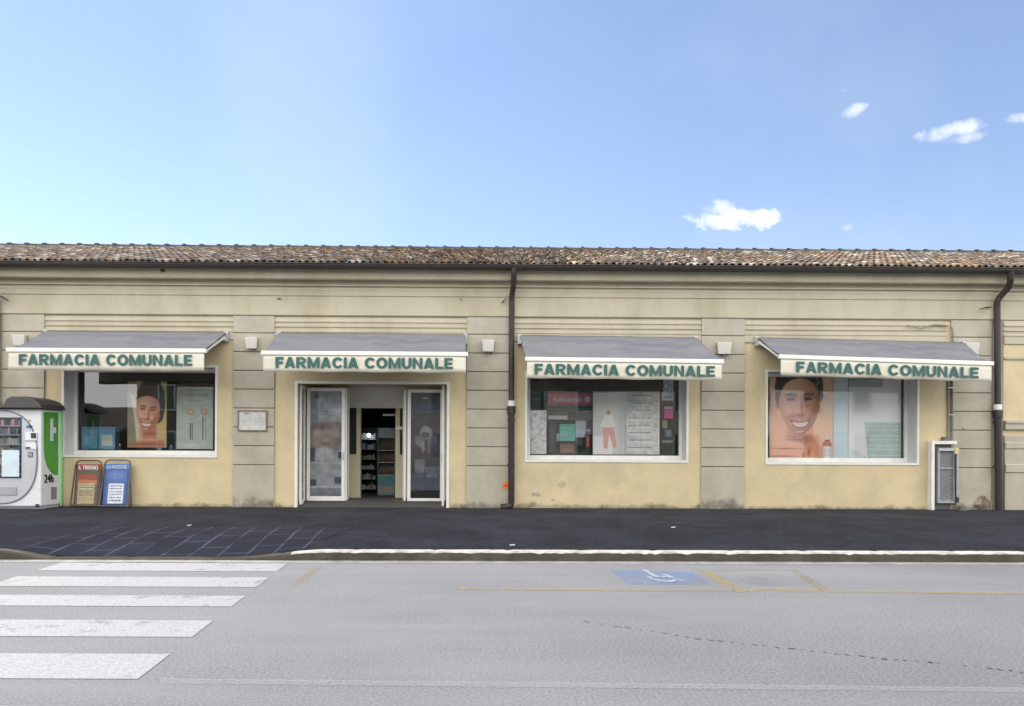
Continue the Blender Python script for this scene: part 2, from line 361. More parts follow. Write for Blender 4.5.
xs = np.concatenate([np.linspace(-60, -8, 30), np.linspace(-7.8, -1.5, 70), np.linspace(-1, 60, 40)])
ys = np.concatenate([np.linspace(KY+.16, KY+2.4, 14), np.linspace(KY+2.8, DW+.30, 10)])
v = [(x, y, ph(x, y)) for y in ys for x in xs]; nx = len(xs)
f = [(j*nx+i, j*nx+i+1, (j+1)*nx+i+1, (j+1)*nx+i) for j in range(len(ys)-1) for i in range(nx-1)]
pv = MB().add(v, f, True).build('pavement', pavem); tag(pv, kind='structure')
# kerb with chipped edge
kx = np.concatenate([np.arange(-60, -12, 1.0), np.arange(-12, 13, .07), np.arange(13, 60, 1.0)])
kv = []; kf = []
for i, x in enumerate(kx):
    h = kh(x)+.004; c = random.uniform(0, .012) + (.02 if random.random() < .06 else 0)
    joint = .008 if (abs(x) < 12 and (x/1.0-math.floor(x/1.0)) < .07) else 0
    h2 = h-joint
    kv += [(x, KY, -.05), (x, KY+joint, h2-.018-c*.6), (x, KY+.014+c, h2), (x, KY+.155+random.uniform(-.008, .008), h2), (x, KY+.17, h2-.05)]
for i in range(len(kx)-1):
    for k in range(4): kf.append((i*5+k, (i+1)*5+k, (i+1)*5+k+1, i*5+k+1))
kb = MB().add(kv, kf).build('kerb', kerbm); tag(kb, kind='structure')
kb.data.materials.append(mat('kerb_grime_shade', (.075, .066, .05), .9, .35, 3, bump=.5, bscale=20, stain=(.03, .027, .022), stain_amt=.8, stain_scale=3))
kb.data.polygons.foreach_set('material_index', [1 if (i % 4 == 0 or -9 < kx[i//4] < -2.85) else 0 for i in range(len(kb.data.polygons))])  # dirty kerb face; lowered top coloured dark to imitate the building's shade
# pale gutter strip of the carriageway beside the kerb
gs = MB().add([(-60, KY-.20, .004), (60, KY-.20, .004), (60, KY-.012, .004), (-60, KY-.012, .004)], [(0, 1, 2, 3)]).build('gutter_strip', mat('gutter_concrete', (.30, .29, .27), .9, .25, 3, stain=(.15, .15, .14), stain_amt=.8, stain_scale=6, grain=.2, gscale=40)); tag(gs, kind='structure')

# slab paving at the crossing
def slab_mat():
    m = bpy.data.materials.new('slab_paving'); m.use_nodes = True; n = m.node_tree.nodes; l = m.node_tree.links; b = n['Principled BSDF']; b.inputs['Roughness'].default_value = .9; b.inputs['Specular IOR Level'].default_value = .15
    t = n.new('ShaderNodeTexCoord'); mp = n.new('ShaderNodeMapping'); mp.inputs['Rotation'].default_value = (0, 0, R(90-7.5)); l.new(t.outputs['Object'], mp.inputs['Vector'])
    nz_ = n.new('ShaderNodeTexNoise'); nz_.inputs['Scale'].default_value = 3; l.new(mp.outputs[0], nz_.inputs['Vector'])
    ad = n.new('ShaderNodeVectorMath'); ad.operation = 'MULTIPLY_ADD'; ad.inputs[1].default_value = (.035, .035, 0); l.new(nz_.outputs['Color'], ad.inputs[0]); l.new(mp.outputs[0], ad.inputs[2])
    br = n.new('ShaderNodeTexBrick'); l.new(ad.outputs[0], br.inputs['Vector'])
    br.inputs['Scale'].default_value = 1; br.inputs['Brick Width'].default_value = .82; br.inputs['Row Height'].default_value = .375; br.inputs['Mortar Size'].default_value = .017; br.inputs['Mortar Smooth'].default_value = .3
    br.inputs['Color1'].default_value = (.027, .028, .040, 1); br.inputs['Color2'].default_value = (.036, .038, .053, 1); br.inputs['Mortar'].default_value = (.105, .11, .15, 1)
    z = n.new('ShaderNodeTexNoise'); z.inputs['Scale'].default_value = 1.7; z.inputs['Detail'].default_value = 6; l.new(t.outputs['Object'], z.inputs['Vector'])
    r = n.new('ShaderNodeMapRange'); r.inputs['From Min'].default_value = .40; r.inputs['From Max'].default_value = .68; r.inputs['To Max'].default_value = .95; l.new(z.outputs['Fac'], r.inputs['Value'])
    sp_ = n.new('ShaderNodeSeparateXYZ'); l.new(t.outputs['Object'], sp_.inputs[0]); fx = n.new('ShaderNodeMapRange'); fx.inputs['From Min'].default_value = -6.3; fx.inputs['From Max'].default_value = -7.5; l.new(sp_.outputs[0], fx.inputs['Value'])
    af = n.new('ShaderNodeMath'); af.operation = 'ADD'; af.use_clamp = True; l.new(r.outputs[0], af.inputs[0]); l.new(fx.outputs[0], af.inputs[1])
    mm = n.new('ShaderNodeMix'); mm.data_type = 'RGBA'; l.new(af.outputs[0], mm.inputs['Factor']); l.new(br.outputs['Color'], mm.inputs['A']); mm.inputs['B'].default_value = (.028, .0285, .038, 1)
    l.new(mm.outputs['Result'], b.inputs['Base Color']); return m
q0, q1 = G(-20, 526, .145), G(352, 526, .145); q2, q3 = (-2.75, KY+.175), (-6.9, KY+.175)
vs, fs = grid_fn(50, 24, lambda i, j: (lambda x, y: (x, y, ph(x, y)+.004))((q3[0]+(q2[0]-q3[0])*i)*(1-j)+(q0.x+(q1.x-q0.x)*i)*j, (KY+.175)*(1-j)+q0.y*j))
sp = MB().add(vs, fs, True).build('slab_pavement', slab_mat()); tag(sp, kind='structure')

# painted markings
def paint_mat(name, col, wear, sc=6, alpha=1.0):
    m = bpy.data.materials.new(name); m.use_nodes = True; n = m.node_tree.nodes; l = m.node_tree.links; b = n['Principled BSDF']; b.inputs['Roughness'].default_value = .8
    t = n.new('ShaderNodeTexCoord'); z = n.new('ShaderNodeTexNoise'); z.inputs['Scale'].default_value = sc; z.inputs['Detail'].default_value = 9; z.inputs['Roughness'].default_value = .75; l.new(t.outputs['Object'], z.inputs['Vector'])
    z2 = n.new('ShaderNodeTexNoise'); z2.inputs['Scale'].default_value = .9; z2.inputs['Detail'].default_value = 3; l.new(t.outputs['Object'], z2.inputs['Vector'])
    a = n.new('ShaderNodeMath'); a.operation = 'MULTIPLY_ADD'; a.inputs[1].default_value = .6; l.new(z2.outputs['Fac'], a.inputs[0]); l.new(z.outputs['Fac'], a.inputs[2])
    r = n.new('ShaderNodeMapRange'); r.inputs['From Min'].default_value = .80-wear*.35; r.inputs['From Max'].default_value = 1.02-wear*.35; l.new(a.outputs[0], r.inputs['Value'])
    r.inputs['To Min'].default_value = 1-alpha
    z5 = n.new('ShaderNodeTexNoise'); z5.inputs['Scale'].default_value = 55; z5.inputs['Detail'].default_value = 2; l.new(t.outputs['Object'], z5.inputs['Vector'])
    b5 = n.new('ShaderNodeMapRange'); b5.inputs['From Min'].default_value = .35; b5.inputs['From Max'].default_value = .65; b5.inputs['To Min'].default_value = -.14; b5.inputs['To Max'].default_value = .14; l.new(z5.outputs['Fac'], b5.inputs['Value'])
    a5 = n.new('ShaderNodeMath'); a5.operation = 'ADD'; a5.use_clamp = True; l.new(r.outputs[0], a5.inputs[0]); l.new(b5.outputs[0], a5.inputs[1])
    tr = n.new('ShaderNodeBsdfTransparent'); mxs = n.new('ShaderNodeMixShader'); o = n['Material Output']
    l.new(a5.outputs[0], mxs.inputs[0]); b.inputs['Base Color'].default_value = (*col, 1); l.new(b.outputs[0], mxs.inputs[1]); l.new(tr.outputs[0], mxs.inputs[2]); l.new(mxs.outputs[0], o.inputs[0])
    return m
PW = paint_mat('worn_white_paint', (.36, .36, .37), -.18, 4, .86)
PW2 = paint_mat('faint_white_paint', (.38, .38, .39), -.2, 3, .30)
PY = paint_mat('worn_yellow_paint', (.36, .28, .13), .12, 4, .5)
PY2 = paint_mat('faint_yellow_paint', (.32, .25, .12), .1, 4, .30)
PB = paint_mat('blue_paint', (.17, .26, .43), .25, 3, .45)
def sheet(name, pts, m, z=.004, kind='structure'):
    o = MB().add([(p[0], p[1], z) for p in pts], [tuple(range(len(pts)))]).build(name, m)
    # order so that the normal faces up
    if o.data.polygons[0].normal.z < 0: o.data.flip_normals()
    return tag(o, kind=kind)
def lin(p, q): return lambda y: p.x+(q.x-p.x)*(y-p.y)/(q.y-p.y)
xl = lin(G(60, 563.3), G(15, 577.3)); xr = lin(G(287, 563.8), G(167, 657))
tops = [563.4, 577.3, 595.8, 620.5, 654.0]; bots = [571.3, 587, 606.5, 637, 679]
st = [(G(150, a).y, G(150, b).y) for a, b in zip(tops, bots)]
st += [(st[-1][0]-k*1.0, st[-1][1]-k*1.0) for k in range(1, 8)]
for i, (ya, yb) in enumerate(st):
    sheet('crossing_stripe', [(xl(yb), yb+.02), (xr(yb), yb-.01), (xr(ya), ya-.01), (xl(ya), ya+.02)], PW, .004)
def gq(name, px_, m, z=.004): return sheet(name, [G(u, v) for u, v in px_], m, z)
gq('edge_line', [(160, 679), (1100, 689), (1100, 693.5), (160, 684)], PW2)
gq('parking_line', [(455, 588), (610, 589), (610, 591.3), (455, 590)], PY)
gq('parking_line', [(612, 589.5), (735, 590), (735, 592), (612, 591.5)], PY2)
gq('parking_line', [(826, 590.5), (1090, 593), (1090, 595.5), (826, 592.5)], PY)
gq('parking_line', [(313, 567), (322, 567), (298, 587), (288, 587)], PY2)
gq('parking_line', [(696, 569), (707, 569), (750, 591.5), (735, 593)], PY)
gq('parking_line', [(788, 569.5), (797, 569.5), (831, 590.5), (820, 591)], PY2)
gq('parking_line', [(712, 569), (786, 569.5), (788, 571), (715, 570.5)], PY2)
gq('parking_line', [(751, 588.5), (819, 589), (825, 592.4), (750, 592.2)], PY)
gq('blue_parking_marking', [(609, 570), (692, 571.5), (712, 584.5), (628, 584.5)], PB)
# wheelchair pictogram on the blue panel
def to_bay(a, b):
    p00, p10, p01 = G(628, 584.5), G(712, 584.5), G(609, 570)
    return p00+(p10-p00)*a+(p01-p00)*b
def bay_poly(name, pts): return sheet(name, [to_bay(a, b) for a, b in pts], paint_mat('pictogram_paint', (.42, .46, .52), .2, 5, .6), .010)
pc = []
for k in range(17): an = R(-200+k*16); pc.append((.52+.17*math.cos(an), .40+.30*math.sin(an)))
inner = [(.52+(a-.52)*.70, .40+(b-.40)*.70) for a, b in pc]
bay_poly('pictogram_wheel', pc+inner[::-1])
bay_poly('pictogram_body', [(.44, .42), (.60, .42), (.60, .50), (.50, .52), (.49, .78), (.43, .78)])
bay_poly('pictogram_leg', [(.60, .49), (.66, .44), (.76, .16), (.71, .12), (.61, .38)])
bay_poly('pictogram_head', [(.46+.045*math.cos(R(k*30)), .88+.075*math.sin(R(k*30))) for k in range(12)])
# crack sealed in short dashes
cm = MB(); pts = [(582, 621), (612, 626), (660, 633), (705, 640), (762, 646), (820, 652), (880, 659), (935, 663), (985, 668), (1040, 675)]
for (a, b) in zip(pts[:-1], pts[1:]):
    n = max(2, int((b[0]-a[0])/11))
    for k in range(n):
        t0 = (k+random.uniform(0, .3))/n; t1 = (k+random.uniform(.45, .85))/n
        p = G(a[0]+(b[0]-a[0])*t0, a[1]+(b[1]-a[1])*t0+random.uniform(-.5, .5)); q = G(a[0]+(b[0]-a[0])*t1, a[1]+(b[1]-a[1])*t1+random.uniform(-.5, .5))
        wd = random.uniform(.004, .010); t1 = t0+(t1-t0)*random.choice((.6, .9, 1.1)); q = G(a[0]+(b[0]-a[0])*t1, a[1]+(b[1]-a[1])*t1+random.uniform(-.6, .6))
        cm.add([(p.x, p.y-wd, .005), (q.x, q.y-wd, .005), (q.x, q.y+wd, .005), (p.x, p.y+wd, .005)], [(0, 1, 2, 3)])
tag(cm.build('road_crack', mat('crack_tar', (.06, .058, .055), .9)), kind='structure')
# dark repair patch within the yellow box
pt = [(778+38*math.cos(a), 580.5+6.0*math.sin(a)) for a in np.linspace(0, 2*math.pi, 25)[:-1]]
gq('road_patch', pt, paint_mat('patch_asphalt', (.11, .11, .112), .45, 2.2, .18), .0045)

# ================================================================== BUILDING
XL, XR = -27.0, 25.0
B = thing('pharmacy_building', 'long single storey cream pharmacy building with grey pilasters and a low tiled roof', 'building', (0, DW, .15))
W1 = (X(63), X(216.5), Z(456.5, u=140), Z(366, u=140))
W3 = (X(526), X(687.5), Z(461.5, u=607), Z(372, u=607))
W4 = (X(766.5), X(918), Z(464, u=842), Z(371, u=842))
DR = (X(295.5), X(449), .0, Z(382, u=372))
T = .30
def holed(mb, x0, x1, z0, z1, holes, y, t):
    xs = sorted({x0, x1, *[h[0] for h in holes], *[h[1] for h in holes]}); zs = sorted({z0, z1, *[h[2] for h in holes], *[h[3] for h in holes]})
    for i in range(len(xs)-1):
        for j in range(len(zs)-1):
            cx, cz = (xs[i]+xs[i+1])/2, (zs[j]+zs[j+1])/2
            if any(h[0] < cx < h[1] and h[2] < cz < h[3] for h in holes): continue
            a, b, c, d = xs[i], xs[i+1], zs[j], zs[j+1]
            mb.add([(a, y, c), (b, y, c), (b, y, d), (a, y, d)], [(0, 1, 2, 3)])
            mb.add([(a, y+t, c), (b, y+t, c), (b, y+t, d), (a, y+t, d)], [(3, 2, 1, 0)])
    for a, b, c, d in holes:
        mb.add([(a, y, c), (a, y+t, c), (a, y+t, d), (a, y, d)], [(0, 1, 2, 3)]); mb.add([(b, y, c), (b, y+t, c), (b, y+t, d), (b, y, d)], [(3, 2, 1, 0)])
        mb.add([(a, y, d), (a, y+t, d), (b, y+t, d), (b, y, d)], [(0, 1, 2, 3)]); mb.add([(a, y, c), (b, y, c), (b, y+t, c), (a, y+t, c)], [(0, 1, 2, 3)])
ZF = Z(317.5)           # underside of the frieze
mb = MB(); holed(mb, XL, XR, -.1, 5.3, [W1, W3, W4, (DR[0], DR[1], -.1, DR[3])], DW, T)
wall = mb.build('wall', YELLOW, B)
# rear and side walls, and the inner shell
mb = MB(); YB = 28.6
mb.box(XL, XL+.3, DW+T, YB, -.1, 5.25); mb.box(XR-.3, XR, DW+T, YB, -.1, 5.25); mb.box(XL, XR, YB, YB+.3, -.1, 5.25)
mb.prism_y([(XL, 0), (XL, 0), (XL, 0)], 0, 0) if False else None
mb.build('rear_wall', YELLOW, B)
gm = MB()
for xa in (XL, XR-.3):
    gm = MB(); gm.add([(xa, DW+.05, 5.25), (xa, YB, 5.25), (xa, 21.8, 7.75), (xa+.3, DW+.05, 5.25), (xa+.3, YB, 5.25), (xa+.3, 21.8, 7.75)], [(0, 2, 1), (3, 4, 5), (0, 3, 5, 2), (1, 2, 5, 4), (0, 1, 4, 3)]); gm.build('gable', YELLOW, B)
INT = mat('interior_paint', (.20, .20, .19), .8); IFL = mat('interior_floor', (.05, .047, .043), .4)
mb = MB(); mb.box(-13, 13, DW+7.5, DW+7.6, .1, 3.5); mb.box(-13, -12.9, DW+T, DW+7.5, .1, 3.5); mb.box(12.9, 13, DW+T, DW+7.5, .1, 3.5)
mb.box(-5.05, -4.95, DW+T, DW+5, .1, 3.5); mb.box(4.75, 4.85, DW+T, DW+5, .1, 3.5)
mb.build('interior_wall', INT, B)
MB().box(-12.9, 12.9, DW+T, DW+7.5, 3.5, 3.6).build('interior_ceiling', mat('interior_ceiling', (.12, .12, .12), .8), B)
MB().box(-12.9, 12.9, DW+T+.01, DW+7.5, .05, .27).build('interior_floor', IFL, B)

# cornice and frieze
def zz(v, off): return H+(CY-v)*(DW-off)/F
def st_(off, v): return (DW-off, zz(v, off))
g = .012
prof = [(DW+.0, 5.55), (DW-.30, 5.55), (DW-.30, zz(279.5, .30)), (DW-.26, zz(281.0, .26)), (DW-.10, zz(281.2, .10)), (DW-.085, zz(286.0, .085)),
        (DW-.15, zz(286.1, .15)), (DW-.15, zz(287.0, .15)), (DW-.085, zz(287.7, .085)), (DW-.085, zz(291.4, .085)), (DW-.078, zz(291.8, .078)), (DW-.078, zz(295.6, .078)),
        (DW-.088, zz(295.7, .088)), (DW-.088, zz(296.9, .088)), (DW-.065, zz(297.2, .065)), (DW-.065, zz(316.2, .065)), (DW-.045, zz(317.0, .045)), (DW-.0, zz(317.3, .0))]
prof = prof[::-1]
PB1 = (X(3), X(45)); PB2 = (X(233.7), X(274.7)); PB3 = (X(466.7), X(510)); PB4 = (X(701), X(744)); PB5 = (X(950), X(990))
mb = MB(); mb.sweep_x(prof, PB1[0]-.02, PB5[1]+.03)
mb.build('cornice', BEIGE, B)
mb = MB(); back = [(y+.035 if y < DW-.01 else y, z) for y, z in prof]
mb.sweep_x(back, XL, PB1[0]-.021); mb.build('cornice', BEIGE, B)
mb = MB(); mb.sweep_x(back, PB5[1]+.031, XR); mb.build('cornice', BEIGE, B)
# fine stepped mouldings between the pilasters
mb = MB(); zf = zz(317.9, 0)
def stepped(xa, xb):
    zs = [zz(v, .03) for v in (318.3, 322.4, 323.4, 327.3, 328.3, 332.4, 333.4)]
    p = [(DW, zz(341, .03)), (DW-.03, zz(341, .03)), (DW-.03, zs[6]), (DW-.045, zs[5]-.02), (DW-.045, zs[5]), (DW-.012, zs[5]+.004), (DW-.012, zs[4]+.0), (DW-.038, zs[4]+.004), (DW-.038, zs[3]), (DW-.010, zs[3]+.004), (DW-.010, zs[2]), (DW-.032, zs[2]+.004), (DW-.032, zs[1]), (DW-.01, zs[0]), (DW, zs[0]+.01)]
    mb.sweep_x(p, xa, xb)
for a, b in ((PB1[1], PB2[0]), (PB2[1], PB3[0]), (PB3[1], PB4[0]), (PB4[1], X(945.5))): stepped(a+.004, b-.004)
stepped(X(1003), XR-.01); stepped(XL+.01, PB1[0]-.3)
mb.build('moulding', BEIGE, B)
# pilasters of cut blocks with recessed joints
def pilaster(xa, xb, name='pilaster', off=.042, top=None):
    mb = MB(); js = [zz(v, off) for v in (334.5, 353.3, 372, 390.6, 409.4, 428.2, 447, 466)]
    z = ZF-.004 if top is None else top; first = True
    u = (xa+xb)/2
    dz = -(u)*.0044*0
    for j in js+[-.1]:
        zt = z-(.0 if first else .009); zb = j+(.009 if j > 0 else 0)
        c = .012
        p = [(DW-.004, zb), (DW-off+c*.6, zb), (DW-off, zb+c), (DW-off, zt-c), (DW-off+c*.6, zt), (DW-.004, zt)]
        mb.sweep_x(p, xa, xb); z = j; first = False
    o = mb.build(name, PIL, B)
    MB().box(xa+.004, xb-.004, DW-.012, DW-.003, -.05, ZF-.006).build('joint', GROOVE, o)
    return o
for a, b in (PB1, PB2, PB3, PB4, PB5): pilaster(a, b)
for k in range(3): pilaster(PB5[1]+4.2+5.1*k, PB5[1]+5.2+5.1*k) if PB5[1]+5.2+5.1*k < XR else None
for k in range(3): pilaster(PB1[0]-5.4-5.1*k, PB1[0]-4.4-5.1*k) if PB1[0]-5.4-5.1*k > XL else None
# grey setback strips beside the end pilasters and the panelled neighbouring bays
mb = MB(); mb.box(PB5[1]+.004, X(1003), DW-.012, DW-.002, -.05, zz(301, 0)); mb.build('wall_strip', mat('setback_plaster', (.27, .25, .20), .92, .12, 2, stain=(.19, .18, .14), stain_amt=.6), B); mb = MB(); mb.box(X(-8), PB1[0]-.004, DW-.012, DW-.002, -.05, ZF-.01)
mb.build('wall_strip', mat('setback_plaster', (.27, .25, .20), .92, .12, 2, stain=(.19, .18, .14), stain_amt=.6), B)
mb = MB()
for xa, xb in ((X(1003)+.01, XR-.02), (XL+.02, X(-9))):
    mb = MB(); mb.sweep_x([(DW, zz(428, 0)), (DW-.07, zz(427, .07)), (DW-.07, zz(421.5, .07)), (DW-.09, zz(421, .09)), (DW-.09, zz(419, .09)), (DW, zz(418, 0))], xa, xb)
    mb.sweep_x([(DW, -.05), (DW-.06, -.05), (DW-.06, zz(471, .06)), (DW-.085, zz(470, .085)), (DW-.085, zz(463, .085)), (DW-.05, zz(462, .05)), (DW-.05, zz(447, .05)), (DW-.07, zz(446, .07)), (DW-.07, zz(441, .07)), (DW-.04, zz(440, .04)), (DW-.04, zz(434, .04)), (DW, zz(433, 0))], xa, xb)
    mb.sweep_x([(DW, zz(357, 0)), (DW-.03, zz(356.5, .03)), (DW-.03, zz(354.5, .03)), (DW, zz(354, 0))], xa, xb); mb.build('plinth', PIL, B)

# patches of lost plaster and a darker repaired area on the pilaster foot
def blob(name, u, v, ru, rv, m, off, parent, n=18, seed=1):
    rnd = random.Random(seed); pts = []
    for k in range(n):
        a = 2*math.pi*k/n; q = rnd.uniform(.75, 1.15); p = P(u+ru*q*math.cos(a), v-rv*q*math.sin(a), DW-off); pts.append((p.x, max(p.z, .155)))
    return MB().prism_y(pts, DW-off-.003, DW-off).build(name, m, parent)
PATCH = mat('bare_render', (.33, .26, .20), .95, .2, 8, bump=.5)
blob('plaster_patch', 983, 504, 10, 8, PATCH, .043, B, seed=2)
blob('plaster_patch', 536, 494.5, 5, 2.2, mat('grey_filler', (.36, .33, .25), .95), .0005, B, seed=4)
blob('plaster_patch', 562, 485, 4, 3, mat('grey_filler2', (.44, .38, .25), .95), .0005, B, seed=5)
blob('plaster_patch', 553, 500, 2, 1.5, MATS['grey_filler'], .0005, B, seed=6)
blob('plaster_patch', 545, 508, 16, 2.5, MATS['grey_filler'], .0005, B, seed=8)
blob('plaster_patch', 245, 508, 9, 3, MATS['grey_filler'], .043, B, seed=9)
dm = bpy.data.materials.new('splash_dirt'); dm.use_nodes = True; n = dm.node_tree.nodes; l = dm.node_tree.links; b = n['Principled BSDF']; b.inputs['Roughness'].default_value = .95; b.inputs['Base Color'].default_value = (.15, .135, .105, 1)
t = n.new('ShaderNodeTexCoord'); z = n.new('ShaderNodeTexNoise'); z.inputs['Scale'].default_value = 2.6; z.inputs['Detail'].default_value = 9; z.inputs['Roughness'].default_value = .68; l.new(t.outputs['Object'], z.inputs['Vector'])
a_ = n.new('ShaderNodeAttribute'); a_.attribute_name = 'edge'; sb_ = n.new('ShaderNodeMath'); sb_.operation = 'MULTIPLY_ADD'; sb_.inputs[1].default_value = .75; l.new(a_.outputs['Fac'], sb_.inputs[0]); l.new(z.outputs['Fac'], sb_.inputs[2])
r = n.new('ShaderNodeMapRange'); r.inputs['From Min'].default_value = .98; r.inputs['From Max'].default_value = 1.35; r.inputs['To Max'].default_value = .8; l.new(sb_.outputs[0], r.inputs['Value'])
tr = n.new('ShaderNodeBsdfTransparent'); mxs = n.new('ShaderNodeMixShader'); l.new(r.outputs[0], mxs.inputs[0]); l.new(tr.outputs[0], mxs.inputs[1]); l.new(b.outputs[0], mxs.inputs[2]); l.new(mxs.outputs[0], n['Material Output'].inputs[0])
def splash(xa, xb, y, hgt):
    nx_ = max(3, int((xb-xa)/.2)); vs, fs = grid_fn(nx_, 8, lambda i, j: (xa+(xb-xa)*i, y, .14+hgt*j)); o = MB().add(vs, fs).build('splash_stain', dm, B)
    at = o.data.attributes.new('edge', 'FLOAT', 'POINT'); at.data.foreach_set('value', [1-(k//nx_)/7 for k in range(len(vs))]); return o
for xa, xb, y, hg in ((PB1[1], PB2[0], DW-.003, .28), (PB2[0], PB2[1], DW-.046, .75), (PB2[1], DR[0]-.02, DW-.003, .3), (DR[1]+.02, PB3[0], DW-.003, .3), (PB3[0], PB3[1], DW-.046, .55), (PB3[1], PB4[0], DW-.003, .34),
                      (PB4[0], PB4[1], DW-.046, .6), (PB4[1], X(926), DW-.003, .25), (PB5[0], PB5[1], DW-.046, .45)): splash(xa+.005, xb-.005, y, hg)
blob('damp_spot', 162.5, 270.5, 2.6, 2.2, mat('soot', (.12, .11, .09), .95), .3005, B, seed=11)
blob('damp_spot', 279, 298.5, 2.4, .8, MATS['soot'], .09, B, seed=12)
blob('damp_spot', 461, 299.5, 1.4, .8, MATS['soot'], .067, B, seed=13)
blob('damp_spot', 895, 429, 1.0, 1.0, MATS['soot'], .0435, B, seed=14) if False else None
blob('damp_spot', 963.5, 429, .9, 1.0, MATS['soot'], .0435, B, seed=14)
# roof ------------------------------------------------------
EY, SL = 14.92, .334
EZ = H+(CY-266.5)*EY/F-.02
RY = 21.78; RZ = EZ+SL*(RY-EY)
rm = bpy.data.materials.new('roof_tiles'); rm.use_nodes = True; n = rm.node_tree.nodes; l = rm.node_tree.links; b = n['Principled BSDF']; b.inputs['Roughness'].default_value = .9
gi = n.new('ShaderNodeNewGeometry'); cr = n.new('ShaderNodeValToRGB'); cr.color_ramp.interpolation = 'CONSTANT'
els = [(0, (.045, .037, .033)), (.22, (.11, .075, .055)), (.40, (.16, .095, .06)), (.54, (.19, .15, .115)), (.66, (.07, .052, .045)), (.78, (.28, .24, .19)), (.88, (.25, .14, .06)), (.94, (.46, .42, .36))]
while len(cr.color_ramp.elements) < len(els): cr.color_ramp.elements.new(.5)
for e, (p_, c_) in zip(cr.color_ramp.elements, els): e.position = p_; e.color = (*c_, 1)
l.new(gi.outputs['Random Per Island'], cr.inputs[0])
t = n.new('ShaderNodeTexCoord'); z = n.new('ShaderNodeTexNoise'); z.inputs['Scale'].default_value = 9; z.inputs['Detail'].default_value = 5; l.new(t.outputs['Object'], z.inputs['Vector'])
r = n.new('ShaderNodeMapRange'); r.inputs['From Min'].default_value = .48; r.inputs['From Max'].default_value = .62; r.inputs['To Max'].default_value = .45; l.new(z.outputs['Fac'], r.inputs['Value'])
z4 = n.new('ShaderNodeTexNoise'); z4.inputs['Scale'].default_value = .35; l.new(t.outputs['Object'], z4.inputs['Vector'])
lc = n.new('ShaderNodeMix'); lc.data_type = 'RGBA'; r4 = n.new('ShaderNodeMapRange'); r4.inputs['From Min'].default_value = .42; r4.inputs['From Max'].default_value = .58; l.new(z4.outputs['Fac'], r4.inputs['Value']); l.new(r4.outputs[0], lc.inputs['Factor'])
lc.inputs['A'].default_value = (.24, .23, .20, 1); lc.inputs['B'].default_value = (.32, .22, .085, 1)
mm = n.new('ShaderNodeMix'); mm.data_type = 'RGBA'; l.new(r.outputs[0], mm.inputs['Factor']); l.new(cr.outputs[0], mm.inputs['A']); l.new(lc.outputs['Result'], mm.inputs['B']); l.new(mm.outputs['Result'], b.inputs['Base Color'])
cs = math.sqrt(1+SL*SL)
tv = []; tf = []; NS = 6
def tile(cx, y0, z0, ln, r0, r1, th, sx_=1, jit=0.0, axis=0):
    base = len(tv); t0 = random.uniform(-.03, .03)
    for (s_, rr) in ((0, r0), (1, r1)):
        for ring in (0, 1):
            ro = rr-(th if ring else 0)
            for k in range(NS+1):
                a = math.pi*k/NS
                xx = cx+t0*s_+ro*math.cos(a); hh = ro*math.sin(a)
                yy_ = y0+ln*s_/cs; zz_ = z0+ln*s_*SL/cs
                tv.append((xx, yy_-hh*SL/cs, zz_+hh/cs))
    m_ = NS+1
    for k in range(NS):
        tf.append((base+k, base+2*m_+k, base+2*m_+k+1, base+k+1))
        tf.append((base+k, base+k+1, base+m_+k+1, base+m_+k))
    tf.append((base, base+m_, base+3*m_, base+2*m_)); tf.append((base+NS, base+2*m_+NS, base+3*m_+NS, base+m_+NS))
SP = .155; rows = 24; step = (RY-EY)*cs/rows
ncol = int((XR-XL+.4)/SP)
for c_ in range(ncol):
    cx = XL-.2+SP*(c_+.5)
    for r_ in range(rows):
        s_ = r_*step
        tile(cx+random.uniform(-.012, .012), EY+s_/cs-(random.uniform(0, .03)), EZ+.045+s_*SL/cs+random.uniform(0, .015)+.012, step+.07, .066, .042, .018)
roofo = MB(); roofo.v = tv; roofo.f = tf; roofo.sm = [False]*len(tf)
roof = roofo.build('roof', rm, B)
CH = mat('channel_tiles', (.09, .065, .05), .95, .3, 6, stain=(.3, .26, .2), stain_amt=.6, stain_scale=8)
mb = MB(); xa, xb = XL-.3, XR+.3
mb.add([(xa, EY, EZ), (xb, EY, EZ), (xb, RY, RZ), (xa, RY, RZ), (xa, EY, EZ+.05), (xb, EY, EZ+.05), (xb, RY, RZ+.05), (xa, RY, RZ+.05)], [(0, 3, 2, 1), (4, 5, 6, 7), (0, 1, 5, 4), (0, 4, 7, 3), (1, 2, 6, 5)])
y2 = YB+.6; z2_ = RZ-SL*(y2-RY)
mb.add([(xa, RY, RZ+.05), (xb, RY, RZ+.05), (xb, y2, z2_), (xa, y2, z2_), (xa, RY, RZ), (xb, RY, RZ), (xb, y2, z2_-.06), (xa, y2, z2_-.06)], [(0, 1, 2, 3), (4, 7, 6, 5), (3, 2, 6, 7), (0, 3, 7, 4), (1, 5, 6, 2)])
mb.build('roof_deck', CH, roof)
mb = MB(); x = xa; k = 0
while x < xb:
    ln = .55; r_ = .125
    mb.tube([(x, RY, RZ+.06), (x+.07, RY, RZ+.062), (x+.071, RY, RZ+.05), (x+ln, RY, RZ+.045)], [r_+.02, r_+.018, r_, r_-.006], 10, False); x += ln
mb.build('ridge_tiles', mat('ridge_tile', (.065, .06, .06), .9, .3, 4, stain=(.14, .13, .12), stain_amt=.6, stain_scale=6), roof)
